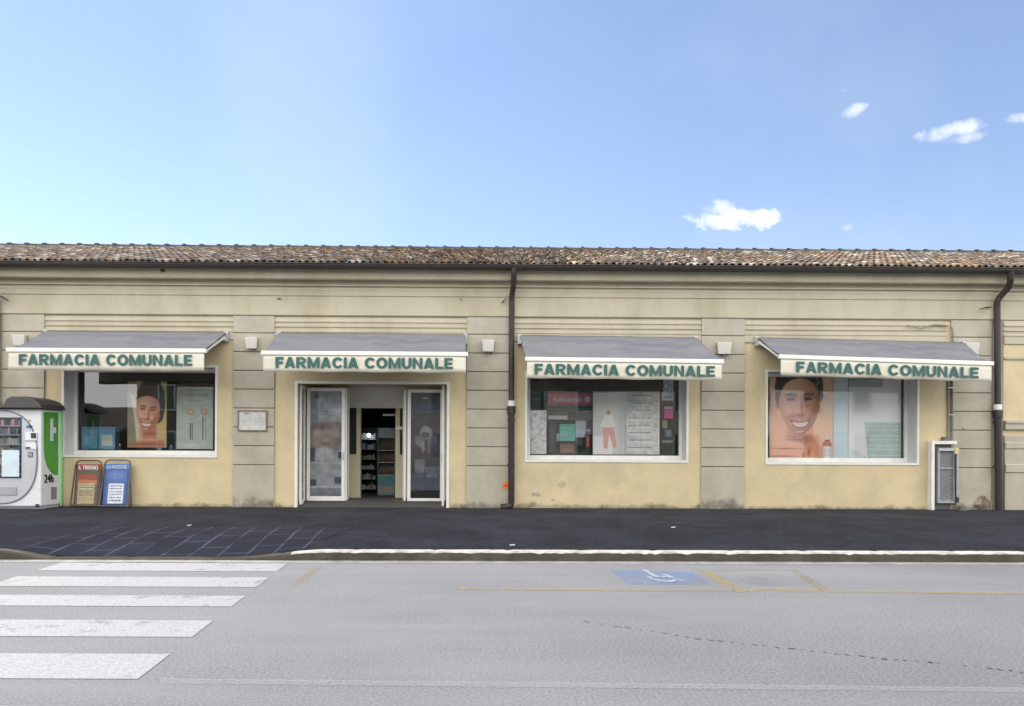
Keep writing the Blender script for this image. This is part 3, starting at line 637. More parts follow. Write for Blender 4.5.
# soffit board, gutter, downpipes
MB().box(XL, XR, DW-.299, DW-.001, 5.551, 5.565).build('soffit', BEIGE, B)
gz = H+(CY-265.3)*(EY-.10)/F; gp = [(EY-.09+.075*math.cos(a), gz-.005+.078*math.sin(a)*1.0) for a in np.linspace(0, -math.pi, 13)]
gp = gp+[(y-(0 if i else 0), z) for i, (y, z) in enumerate([(EY-.165-.012, gz-.005), (EY-.165-.012, gz+.006), (EY-.160, gz+.006)])]
go = MB(); n_ = len(gp); go.add([(XL-.3, y, z) for y, z in gp]+[(XR+.3, y, z) for y, z in gp], [(i, i+1, i+1+n_, i+n_) for i in range(n_-1)], True)
gut = go.build('gutter', DARKMETAL, B); sm_ = gut.modifiers.new('solid', 'SOLIDIFY'); sm_.thickness = .006
fm = MB(); fm.box(XL-.29, XR+.29, EY+.0, EY+.03, gz-.075, EZ-.004); fm.build('fascia_board', mat('fascia_dark', (.05, .043, .04), .8), B)
def downpipe(pts, split, group='x'):
    k = pts.index(split); o = MB().tube(pts[:k+1], .064, 14).build('downpipe', DARKMETAL, B)
    low = pts[k:]
    MB().tube([low[0]]+low[1:], .071, 14).build('cast_iron_pipe', CASTIRON, o)
    c = Vector(low[0]); MB().tube([c+Vector((0, 0, .05)), c-Vector((0, 0, .07))], .083, 14).build('collar', WHITE, o)
    c = c-Vector((0, 0, .16)); MB().tube([c+Vector((0, 0, .09)), c+Vector((0, 0, .07)), c-Vector((0, 0, .09))], [.086, .098, .09], 14).build('socket', CASTIRON, o)
    for v_ in (1.1, 2.1):
        MB().tube([(low[0].x, DW-.13, v_), (low[0].x, DW-.13, v_+.05)], .084, 14).build('bracket', CASTIRON, o)
    return o
yb = DW-.135
def pp(u, v, y=yb): p = P(u, v, y); return p
a = [pp(513.8, 268, EY-.09), pp(513.8, 280, EY-.06), pp(513.6, 285, DW-.30), pp(511.8, 297, DW-.17), pp(511.8, 303)]
s_ = Vector((a[-1].x, yb, Z(403, yb))); a += [s_, Vector((a[-1].x+.01, yb, .30)), Vector((a[-1].x-.0, yb, .21)), Vector((a[-1].x-.16, yb-.04, .185)), Vector((a[-1].x-.22, yb-.05, .182))]
downpipe(a, s_)
a = [pp(1010.5, 270, EY-.09), pp(1010.3, 282, EY-.06), pp(1009, 287, DW-.33), pp(999, 298, DW-.2), pp(997.2, 302, DW-.16), pp(997.2, 308)]
s_ = Vector((a[-1].x+.02, yb, Z(403, yb)-.03)); a += [s_, Vector((a[-1].x+.06, yb, .14))]
downpipe(a, s_)
a = [pp(-9, 270, EY-.09), pp(-9, 282, EY-.06), pp(-5, 296, DW-.2), pp(-4, 303)]
s_ = Vector((a[-1].x, yb, Z(403, yb))); a += [s_, Vector((a[-1].x, yb, .14))]
downpipe(a, s_)
# old iron hooks on the frieze
for (u, v, u2, v2) in ((991, 307, 980, 309), (502, 303, 506, 299), (0, 296, 8, 300.5)):
    p, q = P(u, v, DW-.06), P(u2, v2, DW-.22); MB().tube([p, (p+q)/2+Vector((0, 0, .01)), q], .012, 6).build('iron_hook', CASTIRON, B)

# ---- shop windows
YG = DW+.36
def window(Wn, glass, mull=None, name='window'):
    x0, x1, z0, z1 = Wn; t = .035
    o = MB().frame(x0-.02, x1+.02, z0-.02, z1+.02, DW-.02, DW+.015, .045).build(name, WHITE, B)
    # lining of the recess
    lm = MB(); e = .012
    lm.box(x0+.026, x0+.026+e, DW+.016, YG-.03, z0+.03, z1-.03); lm.box(x1-.026-e, x1-.026, DW+.016, YG-.03, z0+.03, z1-.03)
    lm.box(x0+.026, x1-.026, DW+.016, YG-.03, z1-.028, z1-.016); lm.build('lining', REVEAL, o)
    MB().box(x0+.026, x1-.026, DW+.016, YG-.03, z0+.012, z0+.03).build('sill', WHITE, o)
    fr = MB().frame(x0+.03, x1-.03, z0+.032, z1-.03, YG-.03, YG+.03, .075, .10)
    if mull: fr.box(mull-.012, mull+.012, YG-.01, YG+.01, z0+.13, z1-.1)
    fr.build('frame', WHITE, o)
    MB().add([(x0+.09, YG, z0+.12), (x1-.09, YG, z0+.12), (x1-.09, YG, z1-.09), (x0+.09, YG, z1-.09)], [(0, 1, 2, 3)]).build('pane', glass, o)
    return o
tag(window(W1, GLASS_R, None), 'left display window with a poster of two droppers')
tag(window(W3, GLASS_R, None), 'middle display window with a magenta sign')
tag(window(W4, GLASS_R, None), 'right display window with a smiling portrait')
# displays' floors and backs
def ledge(Wn, col, back, yb_):
    m_ = mat('display_%s' % col[0], col[1], .6)
    MB().box(Wn[0]+.03, Wn[1]-.03, YG+.04, yb_, Wn[2]-.02, Wn[2]+.10).build('display_ledge', m_, B)
    if back is not None: MB().box(Wn[0]+.03-.4, Wn[1]-.03+.4, yb_, yb_+.03, Wn[2]-.02, 3.3).build('display_back', back, B)
ledge(W1, ('dark', (.05, .06, .09)), mat('navy_back', (.012, .014, .022), .5), DW+1.3)
ledge(W3, ('grey', (.30, .30, .30)), None, DW+.9)
ledge(W4, ('pale', (.50, .50, .48)), mat('pale_back', (.36, .39, .38), .6), DW+1.0)

# ---- entrance
x0, x1, _, z1 = DR; ZD = .27
portal = MB()
portal.box(x0-.01, x0+.05, DW-.03, DW+.05, .12, z1+.01); portal.box(x1-.05, x1+.01, DW-.03, DW+.05, .12, z1+.01); portal.box(x0+.05, x1-.05, DW-.03, DW+.05, z1-.045, z1+.01)
portal = portal.build('door_surround', WHITE, B)
YV = DW+1.35
mb = MB(); mb.add([(x0, DW-.0, .152), (x1, DW-.0, .152), (x1, DW+.42, ZD), (x0, DW+.42, ZD), (x0, YV+.6, ZD+.005), (x1, YV+.6, ZD+.005)], [(0, 1, 2, 3), (3, 2, 5, 4)])
mb.build('entrance_ramp', mat('ramp_grey', (.065, .063, .06), .7, .2, 3), B)
mb = MB(); mb.box(x0-.02, x0+.0, DW+T, YV, .15, z1+.1); mb.box(x1, x1+.02, DW+T, YV, .15, z1+.1); mb.box(x0-.02, x1+.02, DW+T, YV, z1+.0, z1+.1)
mb.build('vestibule', CREAM, B)
# inner screen wall
o0_, o1_ = X(360.5, YV), X(395.5, YV); zt = Z(408, YV, 375)
mb = MB()
mb.box(x0, X(349, YV), YV, YV+.12, .15, z1); mb.box(X(404, YV), x1, YV, YV+.12, .15, z1)
mb.box(X(356.5, YV), o0_, YV, YV+.12, .15, zt); mb.box(o1_, X(400, YV), YV, YV+.12, .15, zt)
mb.box(X(349, YV), X(356.5, YV), YV, YV+.12, .15, Z(455, YV)); mb.box(X(400, YV), X(404, YV), YV, YV+.12, .15, Z(455, YV))
mb.build('screen_wall', CREAM, B)
MB().box(X(349, YV), X(404, YV), YV-.01, YV+.13, zt+.001, z1).build('lintel', mat('lintel_grey', (.72, .72, .69), .7), B)
mb = MB(); mb.box(X(349, YV), X(356.5, YV), YV+.05, YV+.06, Z(455, YV), zt); mb.build('side_light', DARK, B); mb = MB(); mb.box(X(400, YV), X(404, YV), YV+.05, YV+.06, Z(455, YV), zt)
MB
mb.build('side_light', DARK, B)
# folding door leaves
def leaf(u0, u1, v0, v1, Y, paint, name='door'):
    v = (v0+v1)/2; u = (u0+u1)/2; a, b = X(u0, Y, v), X(u1, Y, v); c, d = Z(v1, Y, u), Z(v0, Y, u); t_ = .075
    o = MB().frame(a, b, c, d, Y-.022, Y+.022, t_, .11).build(name, WHITE, B, bevel=.004)
    panel('door_poster', paint, a+t_+.002, b-t_-.002, c+.112, d-t_-.002, Y-.003, o, .006)
    MB().add([(a+t_, Y-.012, c+.11), (b-t_, Y-.012, c+.11), (b-t_, Y-.012, d-t_), (a+t_, Y-.012, d-t_)], [(0, 1, 2, 3)]).build('pane', GLASS, o)
    MB().box(b-.05, b-.025, Y-.05, Y-.022, 1.2, 1.38).build('handle', ALU, o)
    return o
def leaf_paint_left():
    p = Paint(40, 130, (.60, .63, .64)); p.rect(0, .25, .72, 1, (.50, .54, .56)); p.ell(.2, .95, .08, .02, (.25, .30, .36)); p.glow(.9, .82, .25, .05, (.78, .80, .82), .8)
    p.lines(.3, .8, .76, .82, 2, (.42, .45, .47), .5); p.rect(0, 1, .44, .71, (.50, .49, .47)); p.ell(.42, .57, .36, .12, (.62, .57, .54), soft=.5); p.ell(.68, .62, .22, .08, (.60, .56, .54), soft=.5)
    p.glow(.35, .66, .3, .03, (.38, .33, .3), .7); p.glow(.5, .5, .2, .015, (.45, .33, .3), .7)
    p.rect(0, .15, .33, .46, (.28, .31, .37)); p.rect(.88, 1, .36, .42, (.28, .31, .37)); p.rect(.2, .45, .34, .46, (.68, .69, .70)); p.rect(.48, .72, .34, .46, (.66, .67, .68))
    p.rect(0, 1, .315, .325, (.74, .74, .72)); p.glow(.45, .25, .3, .05, (.70, .71, .70), .9); p.rect(0, .2, .10, .16, (.25, .27, .36)); p.rect(.78, 1, .12, .18, (.27, .29, .38)); p.rect(.22, .74, .10, .22, (.64, .66, .68)); p.rect(0, 1, .0, .085, (.54, .56, .60)); p.rect(0, 1, .085, .095, (.75, .75, .74))
    return p.noise(.12, 5)
def leaf_paint_right():
    p = Paint(40, 130, (.20, .22, .28)); p.rect(0, 1, .86, 1, (.12, .17, .27)); p.glow(.5, .86, .5, .03, (.16, .30, .45), .8); p.ell(.5, .95, .11, .008, (.55, .6, .66)); p.lines(.2, .85, .81, .835, 1, (.4, .48, .58), .6)
    p.rect(0, 1, .36, .80, (.23, .22, .25)); p.ell(.52, .62, .22, .065, (.52, .52, .54), soft=.2); p.ell(.50, .60, .15, .03, (.30, .30, .33), soft=.2); p.ell(.3, .54, .15, .06, (.42, .42, .45), rot=.5, soft=.4); p.ell(.75, .54, .14, .06, (.38, .38, .42), rot=-.5, soft=.4)
    p.ell(.42, .49, .06, .06, (.50, .50, .52), soft=.3); p.ell(.62, .49, .06, .06, (.46, .46, .49), soft=.3); p.glow(.85, .5, .2, .07, (.25, .2, .4), .6)
    p.rect(.14, .48, .24, .37, (.46, .48, .52)); p.rect(.5, .95, .20, .30, (.40, .43, .49)); p.glow(.3, .2, .3, .06, (.42, .45, .52), .7); p.rect(0, 1, .0, .2, (.27, .28, .36)); p.rect(0, 1, 0, .07, (.08, .09, .13)); 
    return p.noise(.15, 5)
YL = DW+.46
tag(leaf(307, 345, 388, 501, YL, leaf_paint_left()), 'left folded glass door leaf with a pale printed poster')
tag(leaf(407.5, 443.5, 389.5, 503, YL, leaf_paint_right()), 'right folded glass door leaf with a dark blue printed poster')
def edge_leaf(u0, u1, v0, v1, Ya, Yb_):
    v = (v0+v1)/2; a = X(u0, Ya, v); b = X(u1, Yb_, v); c, d = max(Z(v1, Ya, (u0+u1)/2), .17), Z(v0, Ya, (u0+u1)/2)
    w_ = .045; n_ = Vector((b-a, Yb_-Ya, 0)).normalized(); q = Vector((-n_.y, n_.x, 0))*w_/2
    A = Vector((a, Ya, 0)); Bq = Vector((b, Yb_, 0)); mb = MB()
    def seg(s0, s1, zc, zd):
        p0 = A+(Bq-A)*s0; p1 = A+(Bq-A)*s1
        mb.hexa([(p0-q)+Vector((0, 0, zc)), (p1-q)+Vector((0, 0, zc)), (p1+q)+Vector((0, 0, zc)), (p0+q)+Vector((0, 0, zc))], [(p0-q)+Vector((0, 0, zd)), (p1-q)+Vector((0, 0, zd)), (p1+q)+Vector((0, 0, zd)), (p0+q)+Vector((0, 0, zd))])
    seg(0, .16, c, d); seg(.84, 1, c, d); seg(.16, .84, c, c+.11); seg(.16, .84, d-.08, d)
    o = mb.build('door', WHITE, B)
    p0 = A+(Bq-A)*.15; p1 = A+(Bq-A)*.85
    MB().add([p0+Vector((0, 0, c+.1)), p1+Vector((0, 0, c+.1)), p1+Vector((0, 0, d-.07)), p0+Vector((0, 0, d-.07))], [(0, 1, 2, 3)]).build('pane', GLASS, o)
    return o
edge_leaf(300.5, 304.5, 385, 504.5, DW+.07, YL-.03)
edge_leaf(443, 445, 385.5, 506, DW+.07, YL-.03)
edge_leaf(346, 348.5, 388.5, 501, YL+.03, YL+.5)
edge_leaf(405, 403.5, 390, 502, YL+.03, YL+.5)
for (u, v) in ((303, 414), (303, 443), (302.5, 487)):
    p = P(u, v, DW+.2); MB().tube([p-Vector((0, 0, .05)), p+Vector((0, 0, .05))], .012, 8).build('hinge', ALU, B)

# ================================================================== AWNINGS
def awning(bl, br, fl, fr, hv, txt, label, pr=1.22):
    """pixel corners of the cloth: back left/right on the wall, front left/right at the front rail; hv = valance height px"""
    YF = DW-pr; YBk = DW-.10
    bL, bR = P(*bl, YBk), P(*br, YBk); fL, fR = P(*fl, YF), P(*fr, YF)
    o = thing('awning', label, 'awning', ((bL+bR)/2), 'awnings over the shop front')
    def cloth(i, j):
        p = (bL+(bR-bL)*i)*(1-j)+(fL+(fR-fL)*i)*j
        p = p+Vector((0, 0, -.040*math.sin(math.pi*j**1.5)*(1+.35*math.sin(i*9+bL.x))-.016*math.sin(i*23+bL.x*3)*math.sin(math.pi*j)+.008*math.sin(i*47+j*5)*math.sin(math.pi*j)+.006*math.sin(i*80-j*7)*math.sin(math.pi*j)))
        return p
    vs, fs = grid_fn(110, 18, cloth); fb = MB().add(vs, [f[::-1] for f in fs], True).build('fabric', FABRIC, o)
    m_ = fb.modifiers.new('solid', 'SOLIDIFY'); m_.thickness = .006
    ex = Vector((.04, 0, 0)); h_ = .075
    dn = Vector((0, 0, -h_)); bk = Vector((0, .07, 0)); upv = Vector((0, 0, .012)); fo = Vector((0, -.012, 0))
    MB().hexa([fL-ex+dn+fo, fR+ex+dn+fo, fR+ex+dn+bk, fL-ex+dn+bk], [fL-ex+upv+fo, fR+ex+upv+fo, fR+ex+upv+bk, fL-ex+upv+bk]).build('front_rail', WHITE, o, bevel=.01)
    vh = hv*YF/F
    def val(i, j):
        p = fL+(fR-fL)*i; return p+Vector((0, .012+.012*math.sin(i*31)*j, -h_-vh*j-.006*math.sin(i*25)*j))
    vs, fs = grid_fn(90, 5, val); va = MB().add(vs, fs, True).build('valance', VAL, o); m_ = va.modifiers.new('solid', 'SOLIDIFY'); m_.thickness = .004; m_.offset = 1
    tx0 = P(txt[0], 365, YF).x; tx1 = P(txt[1], 365, YF).x
    i0 = (tx0-fL.x)/(fR.x-fL.x); i1 = (tx1-fL.x)/(fR.x-fL.x)
    z0 = fL.z+(fR.z-fL.z)*i0; dz = (fR.z-fL.z)*(i1-i0); th = 10.8*YF/F
    zc = z0-h_-vh*txt[2]
    heavy_text('lettering', 'FARMACIA COMUNALE', GREEN, va, tx0, tx1, zc-th/2, zc+th/2, YF-.012, slope=dz)
    # cassette on the wall, folding arms
    MB().tube([bL+Vector((.01, .0, -.05)), bR+Vector((-.01, .0, -.05))], .035, 10).build('roller', ALU, o)
    for s, (a, b) in enumerate(((bL, fL), (bR, fR))):
        sg = 1 if s == 0 else -1
        w0 = a+Vector((sg*.03, .0, -.13)); f0 = b+Vector((sg*.10, .06, -.04)); el = (w0+f0)/2+Vector((-sg*-.22, 0, -.05))
        MB().tube([w0, el, f0], .024, 10).build('arm', WHITE, o)
        MB().box(a.x-.04, a.x+.04, DW-.12, DW-.046, a.z-.2, a.z+.02).build('bracket', ALU, o)
        # side gusset wing between rail and wall
        g0 = a+Vector((sg*.03, .0, -.06)); g1 = b+Vector((sg*.03, .05, -.05))
        MB().hexa([g0+Vector((-.006, 0, -.06)), g1+Vector((-.006, 0, -.04)), g1+Vector((.006, 0, -.04)), g0+Vector((.006, 0, -.06))], [g0+Vector((-.006, 0, 0)), g1+Vector((-.006, 0, 0)), g1+Vector((.006, 0, 0)), g0+Vector((.006, 0, 0))]).build('side_rail', WHITE, o)
    return o
awning((46, 330.5), (226.5, 332.5), (8, 348.2), (204, 349.2), 18, (19, 192.5, .42), 'grey awning over the left display window above the vending machine')
awning((279, 332.5), (465.5, 334.5), (263, 351.2), (466, 352.6), 16.5, (275.5, 453, .45), 'grey awning over the open shop entrance')
awning((519.5, 335.0), (696, 337.3), (527, 357.3), (722, 360), 17.0, (534.5, 715, .47), 'grey awning beside the downpipe, over the window with the magenta sign')
awning((757, 337.2), (964, 342.3), (781, 355), (992, 362), 16.5, (796, 978.5, .47), 'grey awning tilting down to the right over the smiling portrait window')

# ================================================================== SMALL THINGS ON THE WALL
def wallbox(u0, u1, v0, v1, label, off=.042):
    a, b = X(u0, DW-.1, v0), X(u1, DW-.1, v0); u = (u0+u1)/2; c, d = Z(v1, DW-.1, u), Z(v0, DW-.1, u)
    o = thing('floodlight', label, 'wall lamp', ((a+b)/2, DW-off, (c+d)/2), 'square white boxes on the pilasters')
    y1 = DW-off-.002; y0 = y1-.14
    MB().hexa([(a+.02, y0+.03, c+.0), (b-.02, y0+.03, c), (b-.03, y1-.03, c+.03), (a+.03, y1-.03, c+.03)], [(a, y0, d-.02), (b, y0, d-.02), (b, y1-.03, d), (a, y1-.03, d)]).build('housing', mat('lamp_offwhite', (.56, .55, .50), .5, .06, 8), o, bevel=.012)
    MB().box(a+.08, b-.08, y1-.035, y1, c+.06, d-.06).build('mounting', ALU, o)
    MB().tube([((a+b)/2, y0+.05, c+.02), ((a+b)/2, y0+.06, c-.03)], .012, 8).build('knob', ALU, o)
wallbox(14, 27, 334.5, 346, 'white box lamp on the leftmost pilaster, half hidden by the awning')
wallbox(245.8, 258.3, 337, 349, 'white box lamp on the pilaster above the framed notice')
wallbox(482, 494.5, 339.5, 352, 'white box lamp on the pilaster left of the central downpipe')
wallbox(716.5, 731, 342, 354.5, 'white box lamp on the pilaster between the two right hand windows')
wallbox(964, 978, 342.5, 355, 'white box lamp on the pilaster at right, half hidden by the awning')

nb = thing('notice_board', 'small framed white notice on the pilaster left of the entrance', 'notice board', (X(253.5), DW-.045, Z(420.5, u=253)))
a, b, c, d = X(239, v=420), X(268, v=420), Z(431, u=253), Z(410.5, u=253); y1 = DW-.044
MB().frame(a, b, c, d, y1-.04, y1, .022).build('frame', mat('bronze_frame', (.20, .16, .11), .5), nb)
p = Paint(60, 40, (.76, .76, .74)); p.lines(.12, .46, .2, .85, 9, (.58, .57, .58), .6); p.lines(.54, .90, .25, .8, 7, (.60, .58, .60), .6); p.rect(.15, .4, .86, .92, (.6, .45, .45)); p.noise(.05)
panel('notice', p, a+.022, b-.022, c+.022, d-.022, y1-.015, nb)
MB().box(b-.035, b-.018, y1-.05, y1-.04, (c+d)/2-.02, (c+d)/2+.02).build('lock', ALU, nb)

st_k = MB(); pts = []
for k in range(14): a = 2*math.pi*k/14; p = P(505.5+3.3*math.cos(a)*random.uniform(.85, 1.1), 485.5-3.8*math.sin(a)*random.uniform(.85, 1.1), DW-.045); pts.append((p.x, p.z))
so_ = st_k.prism_y(pts, DW-.048, DW-.0435).build('sticker', mat('orange_sticker', (.80, .17, .03), .5, .2, 20)); tag(so_, 'small bright orange sticker on the pilaster left of the central downpipe', 'sticker')
c_ = MB().prism_y([(P(505.5+1.6*math.cos(a), 485.5-1.0*math.sin(a)).x, P(505.5, 485.5-1.0*math.sin(a)).z) for a in np.linspace(0, 2*math.pi, 11)[:-1]], DW-.050, DW-.0482).build('print_mark', mat('sticker_red', (.5, .07, .02), .5), so_)

# conduit running down the right bay
cd = thing('cable_conduit', 'pair of thin grey pipes running down beside the right pilaster to the meter cabinet', 'conduit', (X(949), DW-.05, 1.9))
mc = mat('conduit_grey', (.24, .23, .20), .6)
a = X(947.5); b = X(951); zt_ = Z(326, u=948)
MB().tube([(X(905), DW-.075, Z(326, u=905)), (X(918), DW-.08, Z(329, u=915)), (X(932), DW-.075, Z(325, u=932)), (X(944), DW-.075, zt_), (X(949.5), DW-.075, Z(328, u=948)), (b, DW-.07, Z(334, u=948)), (b, DW-.06, Z(360, u=948)), (b, DW-.055, Z(440, u=948))], .014, 8).build('pipe', mc, cd)
MB().tube([(a, DW-.03, Z(345, u=948)), (a, DW-.03, Z(440, u=948))], .018, 8).build('pipe', mc, cd)
for v in (362, 388, 415): MB().box(a-.03, b+.03, DW-.072, DW-.001, Z(v, u=948)-.01, Z(v, u=948)+.01).build('clip', ALU, cd)

# meter cabinet
ox, oz = X(942), .15
gc = thing('meter_cabinet', 'white framed grey metal meter cabinet against the wall below the conduit', 'meter cabinet', (ox, DW, oz))
a, b = X(927.5), X(957); top = Z(441, u=942); yF = DW-.16
GM = mat('galvanised', (.36, .37, .38), .5, .12, 8, metal=.3, stain=(.25, .22, .18), stain_amt=.4, stain_scale=6)
m_ = MB(); m_.box(a, a+.07, yF, DW-.003, .14, top); m_.box(a+.07, b-.10, yF, DW-.003, top-.075, top); m_.build('surround', WHITE, gc, bevel=.006)
m_ = MB(); m_.box(a+.088, b-.02, DW-.04, DW-.004, .16, top-.08); m_.build('back_plate', mat('cab_dark', (.10, .10, .10), .6), gc)
dz0 = Z(504, u=942); dz1 = Z(448, u=942)
dr = MB().frame(a+.16, b-.11, dz0+.03, dz1, yF+.03, DW-.045, .045, .05); dr.box(a+.20, b-.15, yF+.04, yF+.055, Z(468, u=942)-.02, Z(468, u=942)+.012); dr = dr.build('door', GM, gc)
ms = MB(); zc = dz0+.07
while zc < dz1-.10:        # slanted louvres
    ms.hexa([(a+.205, yF+.06, zc), (b-.155, yF+.06, zc+.10), (b-.155, yF+.085, zc+.10), (a+.205, yF+.085, zc)], [(a+.205, yF+.052, zc+.022), (b-.155, yF+.052, zc+.122), (b-.155, yF+.085, zc+.122), (a+.205, yF+.085, zc+.022)]); zc += .052
ms.build('louvre', GM, dr)
MB().box(a+.205, b-.155, yF+.086, yF+.09, dz0+.08, dz1-.05).build('mesh_panel', mat('cab_mid', (.27, .28, .30), .6), dr)
MB().box(a+.17, b-.16, yF-.0, yF+.028, dz1-.065, dz1-.01).build('name_plate', ALU, dr)
MB().box(b-.145, b-.05, yF+.005, yF+.05, dz1-.13, dz1-.0).build('warning_plate', mat('ochre_plate', (.62, .50, .22), .6), gc)
MB().tube([(b-.13, yF+.015, dz1-.14), (b-.12, yF+.015, dz0+.25), (b-.10, yF+.015, dz0+.13)], .013, 8).build('cable', CASTIRON, gc)
MB().box(b-.13, b-.05, yF, yF+.04, dz0+.05, dz0+.16).build('padlock_box', CASTIRON, gc)
MB().box(b-.09, b-.035, yF+.03, DW-.045, dz0, dz1).build('side_post', GM, gc)
MB().lathe((b+.03, DW-.16, .145), [(0.001, .10), (.07, .09), (.08, .05), (.10, .0)], 12).build('foot_cap', mat('stone_foot', (.10, .11, .10), .9), gc)
MB().box(X(941), X(947.5), DW-.13, DW-.01, top+.002, top+.09).build('junction_box', mat('jb', (.14, .13, .12), .6), gc)

# ================================================================== NEWS BOARDS
def board(u0, u1, v0, v1, p, tubec, label, name):
    Yb_ = DW-.24; u = (u0+u1)/2
    a, b = X(u0, Yb_, 483), X(u1, Yb_, 483); z0 = ph(a, Yb_)+.004; z1 = Z(v0, Yb_+.13, u); lean = .13
    o = thing('news_board', label, 'news board', ((a+b)/2, Yb_, z0), 'newspaper boards leaning on the wall')
    def L_(x, z, k=0): return Vector((x, Yb_+k+lean*(z-z0)/(z1-z0), z))
    r_ = .016
    MB().tube([L_(a-.05, z0+r_), L_(a, z1-.10), L_(a+.03, z1-.03), L_(a+.10, z1), L_(b-.10, z1), L_(b-.03, z1-.03), L_(b, z1-.10), L_(b+.0, z0+r_)], r_, 8).build('frame', tubec, o)
    MB().tube([L_(a-.05, z0+.03), L_(b, z0+.03)], r_, 8).build('crossbar', tubec, o)
    # legs at the back
    for x in (a+.02, b-.02): MB().tube([L_(x, z0+.75, .02), (x, Yb_+.20, z0+.02)], .010, 6).build('leg', tubec, o)
    pn = panel('poster', p, a+.012, b-.012, z0+.045, z1-.085, Yb_+.012, o, .01, ztilt=lean*(z1-z0-.13)/(z1-z0))
    return o, a, b, z0, z1, Yb_, lean
def bp_red():
    p = Paint(50, 80, (.34, .30, .25)); p.rect(.0, 1, .87, 1, (.56, .11, .12)); p.rect(.08, .92, .70, .84, (.32, .30, .27)); p.rect(.12, .86, .60, .75, (.56, .26, .17)); p.rect(.12, .86, .50, .62, (.66, .42, .28))
    p.rect(.14, .80, .03, .52, (.66, .60, .46)); p.rect(.20, .76, .335, .53, (.35, .31, .25)); p.rect(.22, .74, .45, .52, (.74, .70, .58)); p.rect(.22, .74, .36, .42, (.72, .68, .56))
    p.lines(.24, .72, .455, .515, 1, (.25, .22, .2), .8); p.lines(.24, .72, .365, .415, 1, (.25, .22, .2), .8); p.lines(.18, .78, .22, .32, 2, (.28, .25, .22), .7); p.lines(.18, .78, .10, .2, 2, (.33, .28, .2), .7); p.lines(.3, .7, .035, .075, 1, (.3, .27, .2), .7)
    p.rect(.0, .05, 0, .87, (.24, .21, .17)); p.rect(.93, 1, 0, .87, (.24, .21, .17)); return p.noise(.08, 4)
def bp_blue():
    p = Paint(50, 80, (.24, .35, .57)); p.rect(0, 1, .88, 1, (.30, .46, .70)); p.glow(.5, .72, .35, .13, (.40, .52, .72), .8); p.rect(0, .1, 0, .88, (.17, .30, .52)); p.rect(.9, 1, 0, .88, (.17, .30, .52)); p.rect(0, 1, .865, .88, (.14, .26, .48))
    p.rect(.20, .80, .05, .53, (.80, .82, .86)); p.lines(.25, .75, .08, .50, 6, (.25, .27, .38), .8); p.rect(0, 1, 0, .03, (.13, .2, .3)); return p.noise(.06, 4)
BR = mat('board_brown', (.07, .055, .045), .5, .3, 10)
BG = mat('board_grey', (.10, .105, .12), .5, .3, 10)
o, a, b, z0, z1, yb_, ln_ = board(72.5, 98.5, 460.5, 508, bp_red(), BR, 'newspaper placard board with red header and brown bills below the window', 'news_board')
text('headline', 'IL TIRRENO', mat('headline_white', (.85, .8, .8), .6), o, a+.07, b-.07, z1-.20, z1-.11, yb_+ln_*.83-.004, bold=.02)
o, a, b, z0, z1, yb_, ln_ = board(101.5, 127.5, 460, 508, bp_blue(), BG, 'newspaper placard board with blue poster and white bill below the window', 'news_board')
text('headline', 'LA NAZIONE', mat('headline_pale', (.62, .74, .85), .6), o, a+.07, b-.07, z1-.19, z1-.115, yb_+ln_*.83-.004, bold=.015)

# ================================================================== VENDING MACHINE
Yv = DW-.72
vx1 = X(41, Yv, 450); vx0 = X(-44, Yv, 450); vz0 = ph(vx1, Yv)+.006; vt = Z(409, Yv, 10); vyb = DW-.03
VM = thing('vending_machine', 'white pharmacy vending machine with an oval front and green side panel', 'vending machine', ((vx0+vx1)/2, (Yv+vyb)/2, vz0))
VW = mat('machine_white', (.68, .70, .72), .35, .04, 3, stain=(.45, .45, .45), stain_amt=.3, stain_scale=4); VG = mat('machine_silver', (.50, .51, .55), .35, .05, 3, metal=.2)
VGN = mat('machine_green', (.07, .32, .035), .45, .06, 4); VDK = mat('machine_dark', (.03, .032, .04), .4)
MB().box(vx0, vx1, Yv+.001, vyb, vz0+.06, vt).build('body', VW, VM, bevel=.02)
MB().box(vx0+.03, vx1-.03, Yv+.05, vyb-.03, vz0, vz0+.06).build('base', VG, VM)
def VP(u, v): p = P(u, v, Yv); return p.x, p.z
def ring(cu, cv, ru, rv, t_, n=56):
    o_ = [VP(cu+ru*math.copysign(abs(math.cos(a))**.8, math.cos(a)), cv-rv*math.copysign(abs(math.sin(a))**.8, math.sin(a))) for a in np.linspace(0, 2*math.pi, n+1)[:-1]]
    i_ = [VP(cu+(ru-t_)*math.copysign(abs(math.cos(a))**.8, math.cos(a)), cv-(rv-t_)*math.copysign(abs(math.sin(a))**.8, math.sin(a))) for a in np.linspace(0, 2*math.pi, n+1)[:-1]]
    return o_, i_
oo, ii = ring(-2, 457, 40, 47, 1.1); n = len(oo); mb = MB()
mb.add([(x, Yv-.02, z) for x, z in oo]+[(x, Yv-.02, z) for x, z in ii]+[(x, Yv, z) for x, z in oo]+[(x, Yv, z) for x, z in ii],
       [(i, (i+1) % n, n+(i+1) % n, n+i) for i in range(n)]+[(i, 2*n+i, 2*n+(i+1) % n, (i+1) % n) for i in range(n)]+[(n+i, n+(i+1) % n, 3*n+(i+1) % n, 3*n+i) for i in range(n)])
mb.build('trim_ring', mat('ring_grey', (.16, .17, .18), .4), VM)
MB().prism_y(ii[::-1] if False else ii, Yv-.009, Yv-.0005).build('front_panel', VG, VM)
def vbox(name, u0, u1, v0, v1, d0, d1, m, parent, bev=0):
    a_, c_ = VP(u0, v1); b_, d_ = VP(u1, v0); return MB().box(a_, b_, Yv-d1, Yv-d0, c_, d_).build(name, m, parent, bev)
